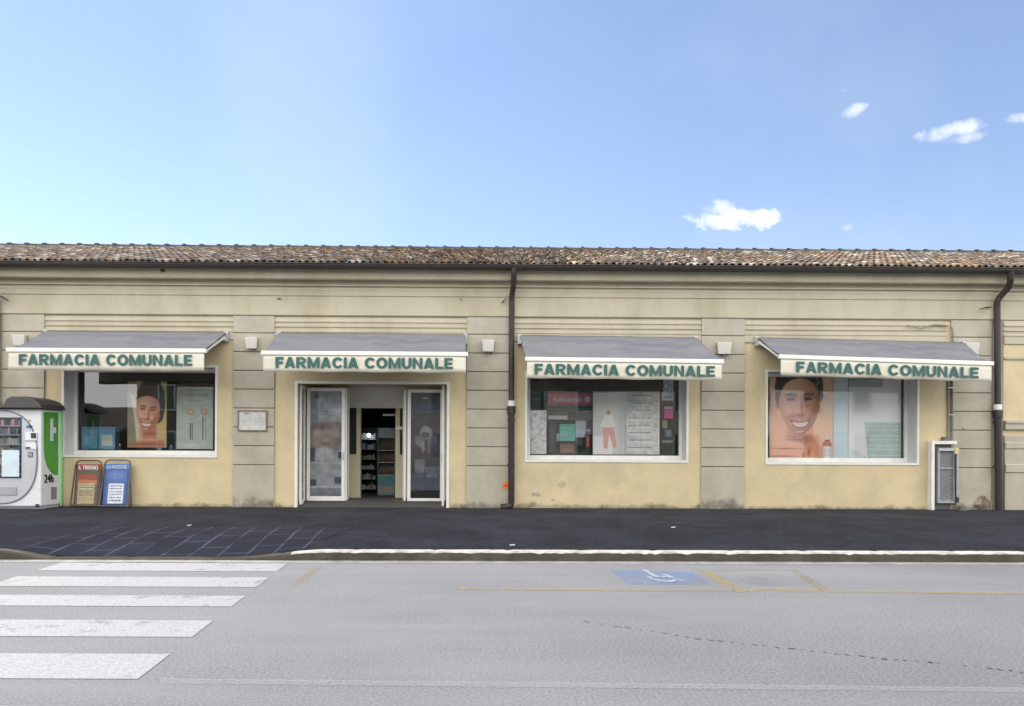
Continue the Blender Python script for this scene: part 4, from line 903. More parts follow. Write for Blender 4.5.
vw = vbox('display_window', -26, 22, 417.5, 478, .0095, .016, mat('machine_window', (.025, .03, .045), .3), VM)
vbox('pane', -25, 21, 418.5, 477, .034, .036, GLASS_DULL, vw)
for k, v in enumerate((426, 435, 444.5, 454, 464, 474)):
    sh = vbox('shelf', -25, 21, v-.6, v+.3, .0165, .034, VG, vw)
    u = -24
    while u < 19:
        wd = random.uniform(1.8, 3.8); hh = random.uniform(4.5, 7.0); cc = random.choice([(.5, .5, .52), (.1, .16, .34), (.45, .12, .12), (.55, .52, .42), (.12, .13, .16), (.18, .32, .45), (.06, .06, .08), (.25, .27, .3)])
        vbox('product', u, u+wd*.85, v-.7-hh, v-.7, .018, .031, mat('pack_%d%d%d' % tuple(int(q*99) for q in cc), cc, .5), sh); u += wd
MBp = vbox('paper_notice', 3, 20.5, 450, 476.5, .037, .039, mat('notice_pale_blue', (.55, .66, .72), .5), VM)
vbox('control_panel', 26, 37.5, 432, 440.5, .0095, .03, VW, VM, .005); vbox('card_reader', 32.3, 37, 433, 438, .031, .045, VDK, VM)
vbox('button', 26.8, 32.5, 425.3, 428, .0095, .02, mat('machine_blue', (.06, .18, .34), .4), VM); vbox('button', 27, 31, 419.5, 421, .0095, .018, mat('machine_ochre', (.45, .36, .2), .4), VM)
vbox('coin_slot', 26.5, 37, 443, 449, .0095, .025, VW, VM, .004); vbox('note_slot', 26.5, 31, 447, 448.6, .0255, .03, VDK, VM); vbox('keypad', 28.5, 33, 452, 457, .0095, .022, VDK, VM)
for i in range(3):
    for j in range(3): vbox('key', 29+i*1.3, 29.9+i*1.3, 452.6+j*1.4, 453.6+j*1.4, .0225, .026, VG, VM)
vbox('delivery_flap', -8, 17, 486.5, 495, .0095, .03, mat('flap', (.34, .35, .38), .35), VM, .01)
vbox('plinth_strip', -42, 40, 506, 507, .001, .012, mat('ring_grey', (.1, .1, .1), .5), VM)
vbox('lock', 36, 39.4, 504, 507, .0, .02, VDK, VM, .004)
# right hand side: green panel with white cross, lettering 24h, grille
def SPt(u, v):      # pixel on the side plane x = vx1
    d = ray(u, v); t_ = vx1/d.x; return d.y*t_, H+d.z*t_
def side_poly(name, pts, m, th, parent=VM, base=0.0):
    q = [SPt(*p) for p in pts]; n = len(q); v = [(vx1+base, y, z) for y, z in q]+[(vx1+base+th, y, z) for y, z in q]
    return MB().add(v, [tuple(range(n)), tuple(range(2*n-1, n-1, -1))]+[(i, (i+1) % n, (i+1) % n+n, i+n) for i in range(n)]).build(name, m, parent)
gp_ = side_poly('green_panel', [(43.5, 412), (58, 412.5), (58, 475), (54.5, 475), (50.5, 472), (46.8, 466.5), (44.5, 458), (43.5, 450)], VGN, .004)
side_poly('cross', [(50, 418.5), (53, 418.5), (53, 427.5), (55.8, 427.5), (55.8, 433), (53, 433), (53, 441), (50, 441)], VW, .003, gp_, .0045)
side_poly('red_mark', [(48.6, 424), (49.8, 424), (49.8, 433), (48.6, 433)], mat('dull_red', (.28, .16, .08), .5), .002, gp_, .0045)
side_poly('grille', [(51, 487), (56.5, 487), (56.5, 499), (51, 499.5)], mat('grille_grey', (.20, .21, .22), .5), .006)
side_poly('green_edge', [(60.2, 411), (61.8, 411.5), (61.8, 505), (60.2, 506)], mat('edge_green', (.30, .72, .28), .4), .02)  # bright green strip along the rear edge of the side
def side_text(body, u0, u1, v0, v1, m, name):
    tt = text(name, body, m, VM, 0, 1, 0, 1, 0, bold=.03)
    co = np.empty(len(tt.data.vertices)*3); tt.data.vertices.foreach_get('co', co); co = co.reshape(-1, 3)+np.array(origin(VM))
    ya, za = SPt(u0, v1); yb2, zb2 = SPt(u1, v0); out = np.stack([np.full(len(co), vx1+.006), ya+(yb2-ya)*co[:, 0], za+(zb2-za)*co[:, 2]], 1)-np.array(origin(VM))
    tt.data.vertices.foreach_set('co', out.ravel()); tt.data.update(); return tt
side_text('24h', 44, 53.5, 474, 483, mat('dark_green_text', (.05, .22, .06), .5), 'lettering')
# rounded rain hood
mb = MB(); hz0 = vt+.01
hp = []
for k in range(15):
    f_ = k/14; hp.append((vx0-.05+(vx1-vx0+.02)*f_, hz0+.06+.20*math.sin(math.pi*f_)**.7))
hp = [(vx0-.05, hz0)]+hp+[(vx1-.03, hz0)]
hood_pts = [(X(-30, Yv-.1, 400), hz0), (X(43, Yv-.1, 400), hz0), (X(41, Yv-.1, 400), hz0+.09), (X(35, Yv-.1, 400), hz0+.19), (X(26, Yv-.1), hz0+.25), (X(12, Yv-.1), hz0+.25), (X(7, Yv-.1), hz0+.20), (X(5, Yv-.1), hz0+.09), (X(-30, Yv-.1), hz0+.09)]
HD = mat('hood_grey', (.055, .053, .050), .55, .15, 4)
MB().prism_y(hood_pts, Yv-.14, vyb-.02).build('hood', HD, VM, bevel=.02)
v_ = [(vx1-.12, Yv-.12, hz0+.17), (vx1+.02, Yv-.02, hz0+.02), (vx1+.02, vyb-.04, hz0+.02), (vx1-.12, vyb-.04, hz0+.17)]
MB().hexa([(x, y, z-.02) for x, y, z in v_], v_).build('hood_wing', HD, VM)

# ================================================================== DISPLAY CONTENTS
skin = (.93, .74, .63); hair = (.13, .09, .08)
def sm(a, b, x): t = np.clip((x-a)/(b-a), 0, 1); return t*t*(3-2*t)
def gs(u, v, cx, cy, rx, ry): return np.exp(-(((u-cx)/rx)**2+((v-cy)/ry)**2))
def studio_face(base, U, V, cx, cy, s_, yaw=0.0, smile=1.0, tone=(.93, .73, .61), tilt=0.0):
    """a smiling face as a studio print: relief of the head, lit from the upper left; s_ = half width"""
    x = (U-cx)/s_; y = (cy-V)/s_; x, y = x*math.cos(tilt)+y*math.sin(tilt), -x*math.sin(tilt)+y*math.cos(tilt)
    fx = x-yaw*.35*np.clip(1-x*x, 0, 1)            # features shift with the turn of the head
    wd = np.where(y > -.2, 1.0, 1.0-.22*np.clip((-.2-y)/1.35, 0, 1)**1.3)
    d = np.abs(x/wd)**2.1+np.abs(np.where(y > 0, y/1.45, y/1.62))**2.1
    m = np.clip((1-d)/.07, 0, 1)
    h = np.sqrt(np.clip(1-d, 0.03, 1))*.75
    h = h+.17*gs(fx, y, 0, -.24, .11, .36)+.20*gs(fx, y, 0, -.58, .15, .12)-.17*gs(fx, y, -.40, .08, .20, .13)-.17*gs(fx, y, .40, .08, .20, .13)
    h = h+.10*gs(fx, y, -.38, .33, .28, .09)+.10*gs(fx, y, .38, .33, .28, .09)+.17*gs(fx, y, -.50, -.60, .23, .22)+.17*gs(fx, y, .50, -.60, .23, .22)
    h = h+.08*gs(fx, y, 0, -1.52, .22, .10)-.06*gs(fx, y, 0, -1.42, .26, .04)+.06*gs(fx, y, 0, -1.15, .34, .12)-.07*gs(fx, y, -.50, -.98, .07, .2)-.07*gs(fx, y, .50, -.98, .07, .2)
    gy, gx = np.gradient(h); du = abs(x[0, 1]-x[0, 0]); dv = abs(y[1, 0]-y[0, 0]); gx = gx/du; gy = gy/dv*np.sign(y[-1, 0]-y[0, 0])
    n = 1/np.sqrt(1+gx*gx+gy*gy); lam = np.clip((-gx*-.42+-gy*.42+1*.80)*n, 0, 1)
    spec = np.clip((-gx*-.25+-gy*.35+.9)*n, 0, 1)**22
    sh = .78+.30*lam
    col = np.array(tone)[None, None, :]*sh[..., None]
    col = col*(np.array([1, 1, 1])+(1-lam)[..., None]*np.array([.0, -.16, -.26])); col = col+spec[..., None]*.10
    col = np.minimum(col, np.array(tone)*1.10)
    base = base*(1-m[..., None])+col*m[..., None]
    def mx(mask, c, a=1.0):
        nonlocal base
        q = np.clip(mask*a, 0, 1)[..., None]*np.clip(m*3, 0, 1)[..., None]; base = base*(1-q)+np.array(c)*q
    for sg in (-1, 1):
        bx = fx-sg*.42; mx(np.clip(1-np.abs(y-(.36-.5*(bx*bx)+.05*sg*0))/.06, 0, 1)*(np.abs(bx) < .27), (.20, .12, .10), .85)
        ey = y-(.10-.55*bx*bx); mx(np.clip(1-np.abs(ey)/.065, 0, 1)*np.clip((.21-np.abs(bx))/.05, 0, 1), (.10, .06, .06), .95)
        mx(gs(bx, y, 0, .01, .20, .05), (.93, .68, .57), .5); mx(gs(fx, y, sg*.11, -.66, .055, .03), (.36, .18, .15), .9)
        mx(np.clip(1-np.abs(np.hypot(bx*1.0-sg*-.02, y-.03)-.28)/.03, 0, 1)*(y < -.10), (.62, .38, .30), .25)
    if smile:
        up = -1.0+.34*fx*fx; lo = -1.28+1.15*fx*fx
        mx(((y < up+.055) & (y > lo-.04) & (np.abs(fx) < .42)).astype(float), (.74, .40, .36), .85)
        mx(((y < up-.02) & (y > lo+.05) & (np.abs(fx) < .36)).astype(float), (.97, .95, .92)); mx(gs(np.abs(fx), y, .43, -.93, .05, .05), (.45, .2, .17), .7)
    else:
        mx(gs(fx, y, 0, -.92, .26, .08), (.66, .32, .30), .95); mx(gs(fx, y, 0, -.91, .24, .015), (.35, .14, .14), .9)
    return base, m
def pix_grid(p, u0, u1, v0, v1): return u0+(u1-u0)*p.x, v1-(v1-v0)*p.y
hairc = np.array((.105, .075, .07))
def soft_poly(p, U, V, pts, col, a=1.0):
    u0, u1, v0, v1 = U.min(), U.max(), V.min(), V.max()
    q = Paint(p.nx, p.ny, (0, 0, 0)); q.poly([((u-u0)/(u1-u0), (v1-v)/(v1-v0)) for u, v in pts], (1, 1, 1)); k = q.c[..., 0]
    for _ in range(2):
        k = (np.roll(k, 1, 0)+np.roll(k, -1, 0)+np.roll(k, 1, 1)+np.roll(k, -1, 1)+k)/5
    k = k[..., None]*a; p.c = p.c*(1-k)+np.array(col)*k
    return k
def portrait():
    p = Paint(140, 184, (.93, .76, .63)); U, V = pix_grid(p, 769.5, 833, 375.5, 459)
    p.c = p.c*(1+.06*((U-769.5)/63.5)[..., None])
    soft_poly(p, U, V, [(777, 374), (774.6, 388), (775.5, 400), (778, 409), (782, 400), (784, 374)], hairc)
    soft_poly(p, U, V, [(782, 374), (779, 392), (781, 398), (790, 374)], hairc); soft_poly(p, U, V, [(812, 374), (817, 380), (820, 392), (820.5, 402), (823, 396), (822.5, 382), (820, 374)], hairc)
    # ear, neck, shoulder
    k = gs(U, V, 777.3, 405, 1.7, 4.2)[..., None]; p.c = p.c*(1-k)+np.array((.72, .48, .38))*k
    soft_poly(p, U, V, [(786, 420), (788, 436), (784, 446), (772, 452), (769, 460), (834, 460), (829, 452), (819, 445), (813, 436), (813, 418)], (.88, .66, .54))
    k = gs(U, V, 800, 439, 12, 4)[..., None]*.7; p.c = p.c*(1-k)+np.array((.58, .37, .29))*k
    k = gs(U, V, 822, 449, 5, 3)[..., None]*.6; p.c = p.c*(1-k)+np.array((.92, .70, .58))*k
    p.c, m = studio_face(p.c, U, V, 799.3, 401.5, 20.8, yaw=.04, tone=(.90, .73, .63), tilt=.03)
    # hair over the forehead, drawn back
    top = soft_poly(p, U, V, [(776, 372), (777, 390), (778.6, 399), (781, 391), (785, 384), (792, 379.5), (800, 378), (808, 379), (814, 383.5), (818, 390), (820.5, 400), (822.5, 388), (821, 372)], hairc)
    for q in range(16):
        uu = 779+q*2.6; k = (np.exp(-((U-uu-.25*(V-372))/.5)**2)*(V < 386))[..., None]*top*.25; p.c = p.c*(1-k)+np.array((.34, .27, .24))*k
    # hand under the chin: back of the hand and four fingers
    soft_poly(p, U, V, [(768, 443.5), (778, 440.5), (790, 441), (800, 443.5), (808, 447.5), (813.5, 453), (815.5, 460), (768, 460)], (.95, .74, .61))
    for (uu, vv, ru, rv, c_, a_) in ((785, 441.8, 14, 1.3, (.97, .78, .66), .8), (787, 448.8, 16, .9, (.62, .36, .27), .85), (800, 447, 9, 1.6, (.95, .74, .61), .7), (783, 452.5, 13, 1.6, (.93, .70, .57), .7), (782, 456.3, 14, .9, (.58, .33, .25), .8), (809, 452, 1.6, 4.5, (.64, .37, .28), .8), (803.5, 455, 1.2, 3.5, (.62, .36, .27), .7)):
        k = gs(U, V, uu, vv, ru, rv)[..., None]*a_; p.c = p.c*(1-k)+np.array(c_)*k
    for vv in (438.2, 443.8, 449.8):
        k = ((np.abs(V-vv) < .45) & (U < 801-(vv-438)*.3) & (np.sin(U*2.2+vv)+np.sin(U*.9) > -.6)).astype(float)[..., None]*.55; p.c = p.c*(1-k)+np.array((.97, .93, .90))*k
    for (uu, vv) in ((816.8, 379.5), (818.2, 382.5), (816.5, 384.5)):
        k = gs(U, V, uu, vv, 1.1, .9)[..., None]*.85; p.c = p.c*(1-k)+np.array((.85, .84, .82))*k
    # dropper bottle
    def r_(u0, u1, v0, v1, c): 
        k = ((U > u0) & (U < u1) & (V > v0) & (V < v1)).astype(float)[..., None]; sh_ = 1-.28*np.abs((U-(u0+u1)/2)/((u1-u0)/2))[..., None]**2; p.c = p.c*(1-k)+np.array(c)*sh_*k
    r_(822.5, 832, 445.5, 459, (.93, .91, .90)); soft_poly(p, U, V, [(822.5, 446), (832, 446), (832, 443.5), (829.6, 440.8), (825, 440.8), (822.5, 443.5)], (.72, .36, .13)); r_(825.2, 829.4, 439.6, 441, (.18, .11, .08)); r_(826, 828.6, 434, 439.6, (.93, .92, .91))
    for vv in (448.5, 450.5, 453, 455): 
        k = ((np.abs(V-vv) < .4) & (U > 824) & (U < 830.5)).astype(float)[..., None]*.35; p.c = p.c*(1-k)+np.array((.5, .45, .45))*k
    return p
YP = YG+.04
# the portrait and its bottle share one sheet
wide = portrait()
poster('portrait_poster', 'large poster of a smiling woman with dark tied hair and chin on hand', 'poster', 769.5, 833, 375.5, 459, YP, wide, gain=1.04)
# to the right of it: film, then a screen with reflections painted into its colours
p = Paint(30, 60, (.76, .81, .83)); p.lines(.05, .95, .02, .98, 26, (.84, .90, .93), .5); p.glow(.5, .1, .6, .2, (.68, .76, .78), .6)
poster('window_film', 'narrow pale blue striped panel beside the smiling portrait', 'panel', 833.5, 848, 375.5, 459, YG+.05, p)
p = Paint(60, 70, (.90, .92, .93)); p.poly([(.38, .0), (.30, .44), (1, .46), (1, 0)], (.62, .69, .66)); p.rect(.0, .65, .86, 1, (.60, .67, .66)); p.poly([(0, 0), (.0, .15), (.35, .03), (.36, 0)], (.78, .82, .81)); p.noise(.05, 5)
for k in range(26): p.rect(0, 1, k/26, k/26+.008, (.84, .87, .88), .4)
for k in range(10): p.ell(.36+k*.068, .452, .035, .018, (.90, .92, .93), soft=.3)
poster('reflection_screen', 'pale grey screen filling the right half of the right window', 'screen', 848.5, 901, 375.5, 459, YG+.07, p)

# left window: dark pelmet with spots, portrait, blue boxes, dropper poster
def pelmet(u0, u1, v0, v1, Y, label, lamps=()):
    a, b = X(u0, Y, v0), X(u1, Y, v0); u = (u0+u1)/2; c, d = Z(v1, Y, u), Z(v0, Y, u)
    o = thing('pelmet', label, 'pelmet', ((a+b)/2, Y+.1, c), 'dark pelmets in the windows')
    MB().box(a, b, Y, Y+.3, c, d).build('box', DARK, o, bevel=.01)
    for q in lamps:
        x_ = X(q, Y, v0+5); MB().tube([(x_, Y-.03, (c+d)/2+.05), (x_, Y-.002, (c+d)/2+.02)], .035, 12).build('spotlight', ALU, o)
    return o
pelmet(97, 213, 362, 381, YG+.12, 'dark pelmet with three small spotlights across the left window', (113.5, 152.5, 190))
pelmet(530, 663.5, 370, 391.5, YG+.12, 'plain dark pelmet across the middle window')
def face34():
    p = Paint(90, 150, (.84, .77, .52)); U, V = pix_grid(p, 127.5, 166.5, 381.5, 447.5)
    soft_poly(p, U, V, [(127, 381), (136, 381), (134, 400), (137, 420), (137, 448), (127, 448)], (.62, .60, .50)); soft_poly(p, U, V, [(130, 394), (133, 394), (139, 418), (138.5, 440), (136.5, 440), (134, 415)], (.90, .89, .85))
    soft_poly(p, U, V, [(137, 397), (139, 386), (145, 381), (160, 381), (164.5, 392), (165, 408), (162.5, 420), (158, 424), (156, 400), (146, 394)], hairc)
    soft_poly(p, U, V, [(141, 425), (143, 440), (132, 444), (130, 448), (166, 448), (164, 441), (157, 437), (156, 420)], (.78, .54, .42))
    p.c, m = studio_face(p.c, U, V, 148.7, 411, 12.6, yaw=-.25, tone=(.90, .72, .62), tilt=-.10)
    soft_poly(p, U, V, [(136, 400), (139, 388), (148, 383), (158, 386), (163, 396), (162.5, 414), (160.5, 420), (160, 404), (155, 397.5), (147, 395.5), (140, 397)], hairc)
    k = gs(U, V, 150, 439.5, 15, 1.6)[..., None]*.8; p.c = p.c*(1-k)+np.array((.93, .72, .60))*k
    k = gs(U, V, 148, 444, 14, 1.2)[..., None]*.8; p.c = p.c*(1-k)+np.array((.55, .33, .26))*k
    k = gs(U, V, 150, 433.5, 6, 1.6)[..., None]*.5; p.c = p.c*(1-k)+np.array((.45, .26, .2))*k
    return p
poster('portrait_poster', 'poster of a woman with dark wet hair on yellow in the left window', 'poster', 127.5, 166.5, 381.5, 447.5, YG+.10, face34(), gain=1.0)
p = Paint(60, 96, (.70, .75, .72)); p.rect(0, 1, .97, 1, (.78, .82, .8)); p.lines(.3, .75, .93, .975, 1, (.5, .56, .54), .6); p.lines(.22, .85, .83, .90, 1, (.55, .6, .58), .7, .6); p.lines(.35, .75, .765, .785, 1, (.45, .5, .5), .8)
for cx_ in (.38, .76):
    p.ell(cx_, .60, .09, .055, (.72, .60, .48), soft=.4); p.ell(cx_, .60, .05, .03, (.80, .70, .58), soft=.4)
p.rect(.36, .40, .14, .40, (.35, .38, .38)); p.rect(.42, .45, .14, .40, (.42, .45, .45)); p.rect(.30, .5, .40, .42, (.5, .54, .53)); p.rect(.70, .74, .14, .52, (.38, .41, .41)); p.rect(.78, .80, .14, .52, (.48, .5, .5)); p.glow(.45, .05, .3, .05, (.78, .82, .80), .8); p.noise(.05, 5)
poster('product_poster', 'pale green poster with two dark droppers at the right of the left window', 'poster', 176.5, 213, 387, 449, YG+.2, p)
def carton(name, u0, u1, v0, v1, Y, col, label, labcol=(.75, .78, .8), dep=.18, lab=(.25, .75, .2, .8), group=None, cat='box'):
    v = (v0+v1)/2; u = (u0+u1)/2; a, b = X(u0, Y, v), X(u1, Y, v); c, d = Z(v1, Y, u), Z(v0, Y, u)
    o = thing(name, label, cat, ((a+b)/2, Y+dep/2, c), group); cn = 'carton_%02d%02d%02d' % tuple(int(q*99) for q in col)
    MB().box(a, b, Y, Y+dep, c, d).build('carton', mat(cn, col, .5, .1, 6), o, bevel=.006)
    w_, h_ = b-a, d-c
    MB().box(a+w_*lab[0], a+w_*lab[1], Y-.004, Y-.001, c+h_*lab[2], c+h_*lab[3]).build('printed_label', mat('lab_%02d%02d%02d' % tuple(int(q*99) for q in labcol), labcol, .5, .2, 25), o)
    MB().box(a+w_*.06, b-w_*.06, Y-.003, Y-.001, d-h_*.12, d-h_*.06).build('band', mat(cn+'_d', tuple(q*.6 for q in col), .5), o)
    return o
carton('blue_carton', 81.5, 97.5, 427, 449, YG+.14, (.10, .30, .50), 'large blue carton with a faded front at the far left of the left window', (.20, .42, .60), lab=(.15, .6, .2, .6))
carton('blue_carton', 98.5, 115, 427, 449, YG+.13, (.10, .30, .50), 'blue carton with a pale yellowish picture in the left window', (.50, .58, .52), lab=(.2, .85, .15, .65))
# bottles on the left ledge
def bottle(u, Y, r_, h_, m_, capm, label, zb, name='bottle'):
    x_ = X(u, Y, 448); o = thing(name, label, 'bottle', (x_, Y, zb), 'bottles in the windows')
    MB().lathe((x_, Y, zb), [(.001, 0), (r_, 0), (r_, h_*.62), (r_*.85, h_*.70), (r_*.4, h_*.76), (r_*.4, h_*.82)], 14).build('glass_body', m_, o)
    MB().lathe((x_, Y, zb), [(r_*.48, h_*.80), (r_*.48, h_*.99), (.001, h_)], 12).build('cap', capm, o)
zl = W1[2]+.102
bottle(160, YG+.16, .05, .30, mat('bottle_white', (.6, .62, .62), .4), ALU, 'tall white bottle in front of the wet haired portrait', zl)
bottle(171, YG+.13, .04, .16, mat('bottle_blue', (.10, .2, .35), .3), WHITE, 'small blue bottle between the portrait and the dropper poster', zl)
bottle(120, YG+.13, .035, .18, mat('bottle_navy', (.05, .07, .15), .3), WHITE, 'small navy bottle right of the blue cartons', zl)

# middle window
sgo = thing('hanging_sign', 'magenta sign with white lettering inside the middle window', 'sign', (X(570, YG+.5), YG+.5, Z(406, YG+.5, 570)))
Ys = YG+.3; a, b, c, d = X(547.5, Ys, 399), X(593, Ys, 399), Z(405.5, Ys, 570), Z(392.5, Ys, 570)
MB().box(a, b, Ys, Ys+.05, c, d).build('board', mat('magenta', (.70, .08, .23), .5), sgo, bevel=.005)
MB().frame(a, b, c, d, Ys-.008, Ys-.001, .03).build('rim', mat('dull_magenta', (.32, .08, .14), .5), sgo)
text('lettering', 'fastbalneabi', mat('pink_white', (.85, .72, .75), .5), sgo, a+.14, a+.76*(b-a), c+.09, d-.10, Ys-.006, bold=.03)
MB().prism_y([(a+.88*(b-a)+.075*math.cos(q), (c+d)/2+.075*math.sin(q)) for q in np.linspace(0, 2*math.pi, 17)[:-1]], Ys-.005, Ys-.001).build('roundel', MATS['pink_white'], sgo)
p = Paint(36, 80, (.82, .84, .83)); p.noise(.22, 4); p.glow(.5, .2, .5, .2, (.78, .80, .80), .5)
poster('pattern_poster', 'pale mottled poster at the bottom left of the middle window', 'poster', 529.5, 546.5, 410, 454, YG+.12, p)
p = Paint(20, 20, (.13, .13, .15)); p.rect(0, 1, .55, .6, (.4, .4, .42))
poster('dark_card', 'dark card at the upper left of the middle window', 'card', 529.5, 540.5, 391.5, 409, YG+.13, p)
p = Paint(80, 110, (.76, .78, .77)); p.rect(0, .5, .98, 1, (.5, .5, .5)); p.lines(.02, .3, .5, .62, 3, (.68, .70, .69), .6)
p.rect(.0, .62, .0, .30, (.90, .91, .90)); p.glow(.6, .5, .3, .4, (.78, .80, .79), .5)
# standing woman cut into the print: white top, coral trousers
p.ell(.48, .665, .05, .035, (.62, .46, .36), soft=.2); p.poly([(.38, .63), (.58, .63), (.70, .46), (.62, .42), (.30, .42), (.22, .46)], (.90, .89, .84)); p.poly([(.30, .43), (.64, .43), (.74, .12), (.64, .10), (.50, .33), (.46, .09), (.34, .10)], (.80, .60, .57))
p.glow(.9, .5, .1, .5, (.66, .68, .69), .5)
poster('figure_poster', 'pale grey film printed with a woman in white top and coral trousers', 'poster', 593, 625, 391.5, 454.5, YG+.10, p)
p = Paint(60, 110, (.78, .79, .78)); 
for k in range(8):
    yy_ = .93-k*.118; p.rect(.25 if k < 3 else .1, .75, yy_, yy_+.009, (.30, .31, .31)); p.rect(.05, .95, yy_-.05, yy_-.043, (.88, .89, .88)); p.ell(.45, yy_-.02, .3, .02, (.84, .85, .83), soft=.6)
p.rect(.95, 1, 0, 1, (.94, .95, .95)); p.noise(.10, 4)
poster('list_poster', 'pale grey poster with rows of dark lines at the right of the middle window', 'poster', 625.5, 659.5, 391.5, 454.5, YG+.11, p)
p = Paint(30, 34, (.70, .76, .84)); p.ell(.35, .6, .22, .2, (.50, .52, .68), soft=.3); p.ell(.35, .6, .15, .13, (.72, .77, .85), soft=.3); p.ell(.72, .5, .2, .18, (.52, .54, .70), soft=.3); p.ell(.72, .5, .13, .12, (.72, .77, .85), soft=.3); p.rect(0, 1, .0, .04, (.85, .87, .88)); p.rect(.2, .8, .1, .16, (.45, .5, .6))
poster('logo_card', 'pale blue card with rings at the top right of the middle window', 'card', 662, 673.5, 376, 400.5, YG+.13, p)
zl3 = W3[2]+.102
def stack(items): 
    for it in items: carton(*it[:8], **it[8])
carton('pink_box', 664.5, 673, 406.5, 418.5, YG+.16, (.85, .07, .36), 'bright pink box hanging at the right of the middle window', (.78, .5, .62), lab=(0.05, .95, .8, .98))
carton('yellow_box', 662.5, 667.5, 420, 428, YG+.20, (.40, .34, .06), 'small yellow box below the bright pink box', (.3, .35, .1))
carton('blue_box', 665, 672, 429, 437, YG+.2, (.05, .12, .22), 'small dark blue box low at the right of the middle window', (.2, .3, .4))
carton('white_box', 662, 673, 440, 443, YG+.25, (.20, .21, .22), 'flat grey box at the bottom right of the middle window', (.3, .3, .3))
Yc = YG+.34
carton('teal_box', 559.5, 575.5, 424, 441, Yc, (.16, .62, .52), 'large teal box in the middle window below the magenta sign', (.26, .70, .60), lab=(.05, .5, .3, .6))
carton('teal_box', 556.5, 559.3, 433, 441, Yc, (.30, .45, .48), 'small pale teal box left of the large teal box', (.4, .5, .5))
carton('pale_blue_box', 575.8, 586, 420.5, 437.5, Yc, (.55, .68, .82), 'pale blue box right of the large teal box', (.5, .62, .72), lab=(.1, .9, .4, .9))
carton('striped_box', 586.2, 591, 428, 433, Yc-.1, (.10, .15, .35), 'small blue striped box right of the pale blue box', (.5, .55, .6), lab=(.1, .9, .4, .6))
carton('black_box', 576, 583.5, 438.5, 446, Yc-.05, (.02, .022, .03), 'black box under the pale blue box', (.05, .05, .06))
carton('brown_box', 560, 574.5, 443.5, 453.5, Yc-.1, (.24, .13, .09), 'brown box on the ledge below the large teal box', (.34, .2, .14), lab=(.1, .9, .1, .5))
carton('red_pack', 586, 589.5, 434, 447, Yc-.15, (.42, .05, .04), 'narrow red pack on the ledge left of the figure poster', (.5, .1, .1))
carton('dark_carton', 548.5, 556, 421, 453, Yc-.05, (.03, .035, .05), 'tall dark carton at the left below the magenta sign', (.06, .07, .1))
carton('white_tray', 548, 567.5, 415.5, 419.5, Yc-.08, (.66, .68, .68), 'flat white tray above the teal box', (.6, .62, .64), lab=(.1, .3, .2, .8))
carton('dark_box', 568.5, 575.5, 412, 416.5, Yc+.3, (.02, .02, .03), 'tiny black box to the right of the flat white tray', (.05, .05, .05))
# shelf unit that carries those boxes
su = thing('shelf_unit', 'grey green shelving behind the teal box in the middle window', 'shelf', (X(570, Yc), Yc+.35, .28))
xa, xb = X(547, Yc), X(592.5, Yc)
MB().box(xa, xb, Yc+.36, Yc+.38, .28, Z(404, Yc)).build('back_panel', mat('sage', (.22, .27, .22), .7), su)
for v in (419.8, 441.3, 454): MB().box(xa, xb, Yc-.02, Yc+.36, Z(v+.8, Yc, 570), Z(v, Yc, 570)).build('shelf', mat('shelf_dark', (.06, .06, .065), .5), su)
for x_ in (xa-.02, xb): MB().box(x_, x_+.02, Yc-.02, Yc+.38, .28, Z(404, Yc)).build('side_panel', MATS['shelf_dark'], su)
# shop interior seen through the door
Yd = DW+2.3
ds = thing('display_stand', 'tall teal cardboard display stand inside the open door', 'display stand', (X(386.5, Yd), Yd+.2, ZD))
a, b = X(377.8, Yd), X(395, Yd); c, d = ZD, Z(428, Yd, 386)
SD = mat('stand_teal', (.10, .26, .30), .5, .2, 4); SB = mat('stand_brown', (.20, .15, .10), .6)
MB().box(a, b, Yd+.3, Yd+.33, c, d).build('back_panel', SB, ds)
for x_ in (a, b-.02): MB().box(x_, x_+.02, Yd, Yd+.3, c, d).build('side_panel', SD, ds)
MB().box(a+.02, b-.02, Yd, Yd+.28, Z(438, Yd, 386), d).build('header', mat('stand_head', (.30, .40, .42), .5, .3, 6), ds)
MB().box(a+.02, b-.02, Yd, Yd+.28, c, Z(475, Yd, 386)).build('base', SD, ds)
MB().box(a+.02, b-.02, Yd-.004, Yd-.001, c+.05, Z(486, Yd, 386)).build('base_print', mat('stand_sand', (.30, .28, .22), .6, .3, 5), ds)
amb = mat('amber', (.22, .12, .05), .4)
for v in (450, 462, 474.5):
    z_ = Z(v, Yd, 386); sh = MB().box(a+.021, b-.021, Yd-.01, Yd+.29, z_-.02, z_).build('shelf', mat('shelf_pale', (.50, .49, .44), .6), ds)
    for k in range(5):
        x_ = a+.06+k*(b-a-.12)/4; MB().lathe((x_, Yd+.06, z_), [(.001, 0), (.030, 0), (.028, .11), (.010, .15), (.010, .19), (.001, .19)], 8).build('bottle', amb, sh)
Yr = DW+3.2
rk = thing('shelf_rack', 'dark shelf rack crowded with small packs inside the open door', 'shelf', (X(368, Yr), Yr+.2, ZD))
a, b = X(359, Yr), X(377, Yr)
MB().box(a, b, Yr+.3, Yr+.33, ZD, Z(428, Yr)).build('back_panel', DARK, rk)
for x_ in (a, b-.025): MB().box(x_, x_+.025, Yr, Yr+.3, ZD, Z(428, Yr)).build('side_panel', DARK, rk)
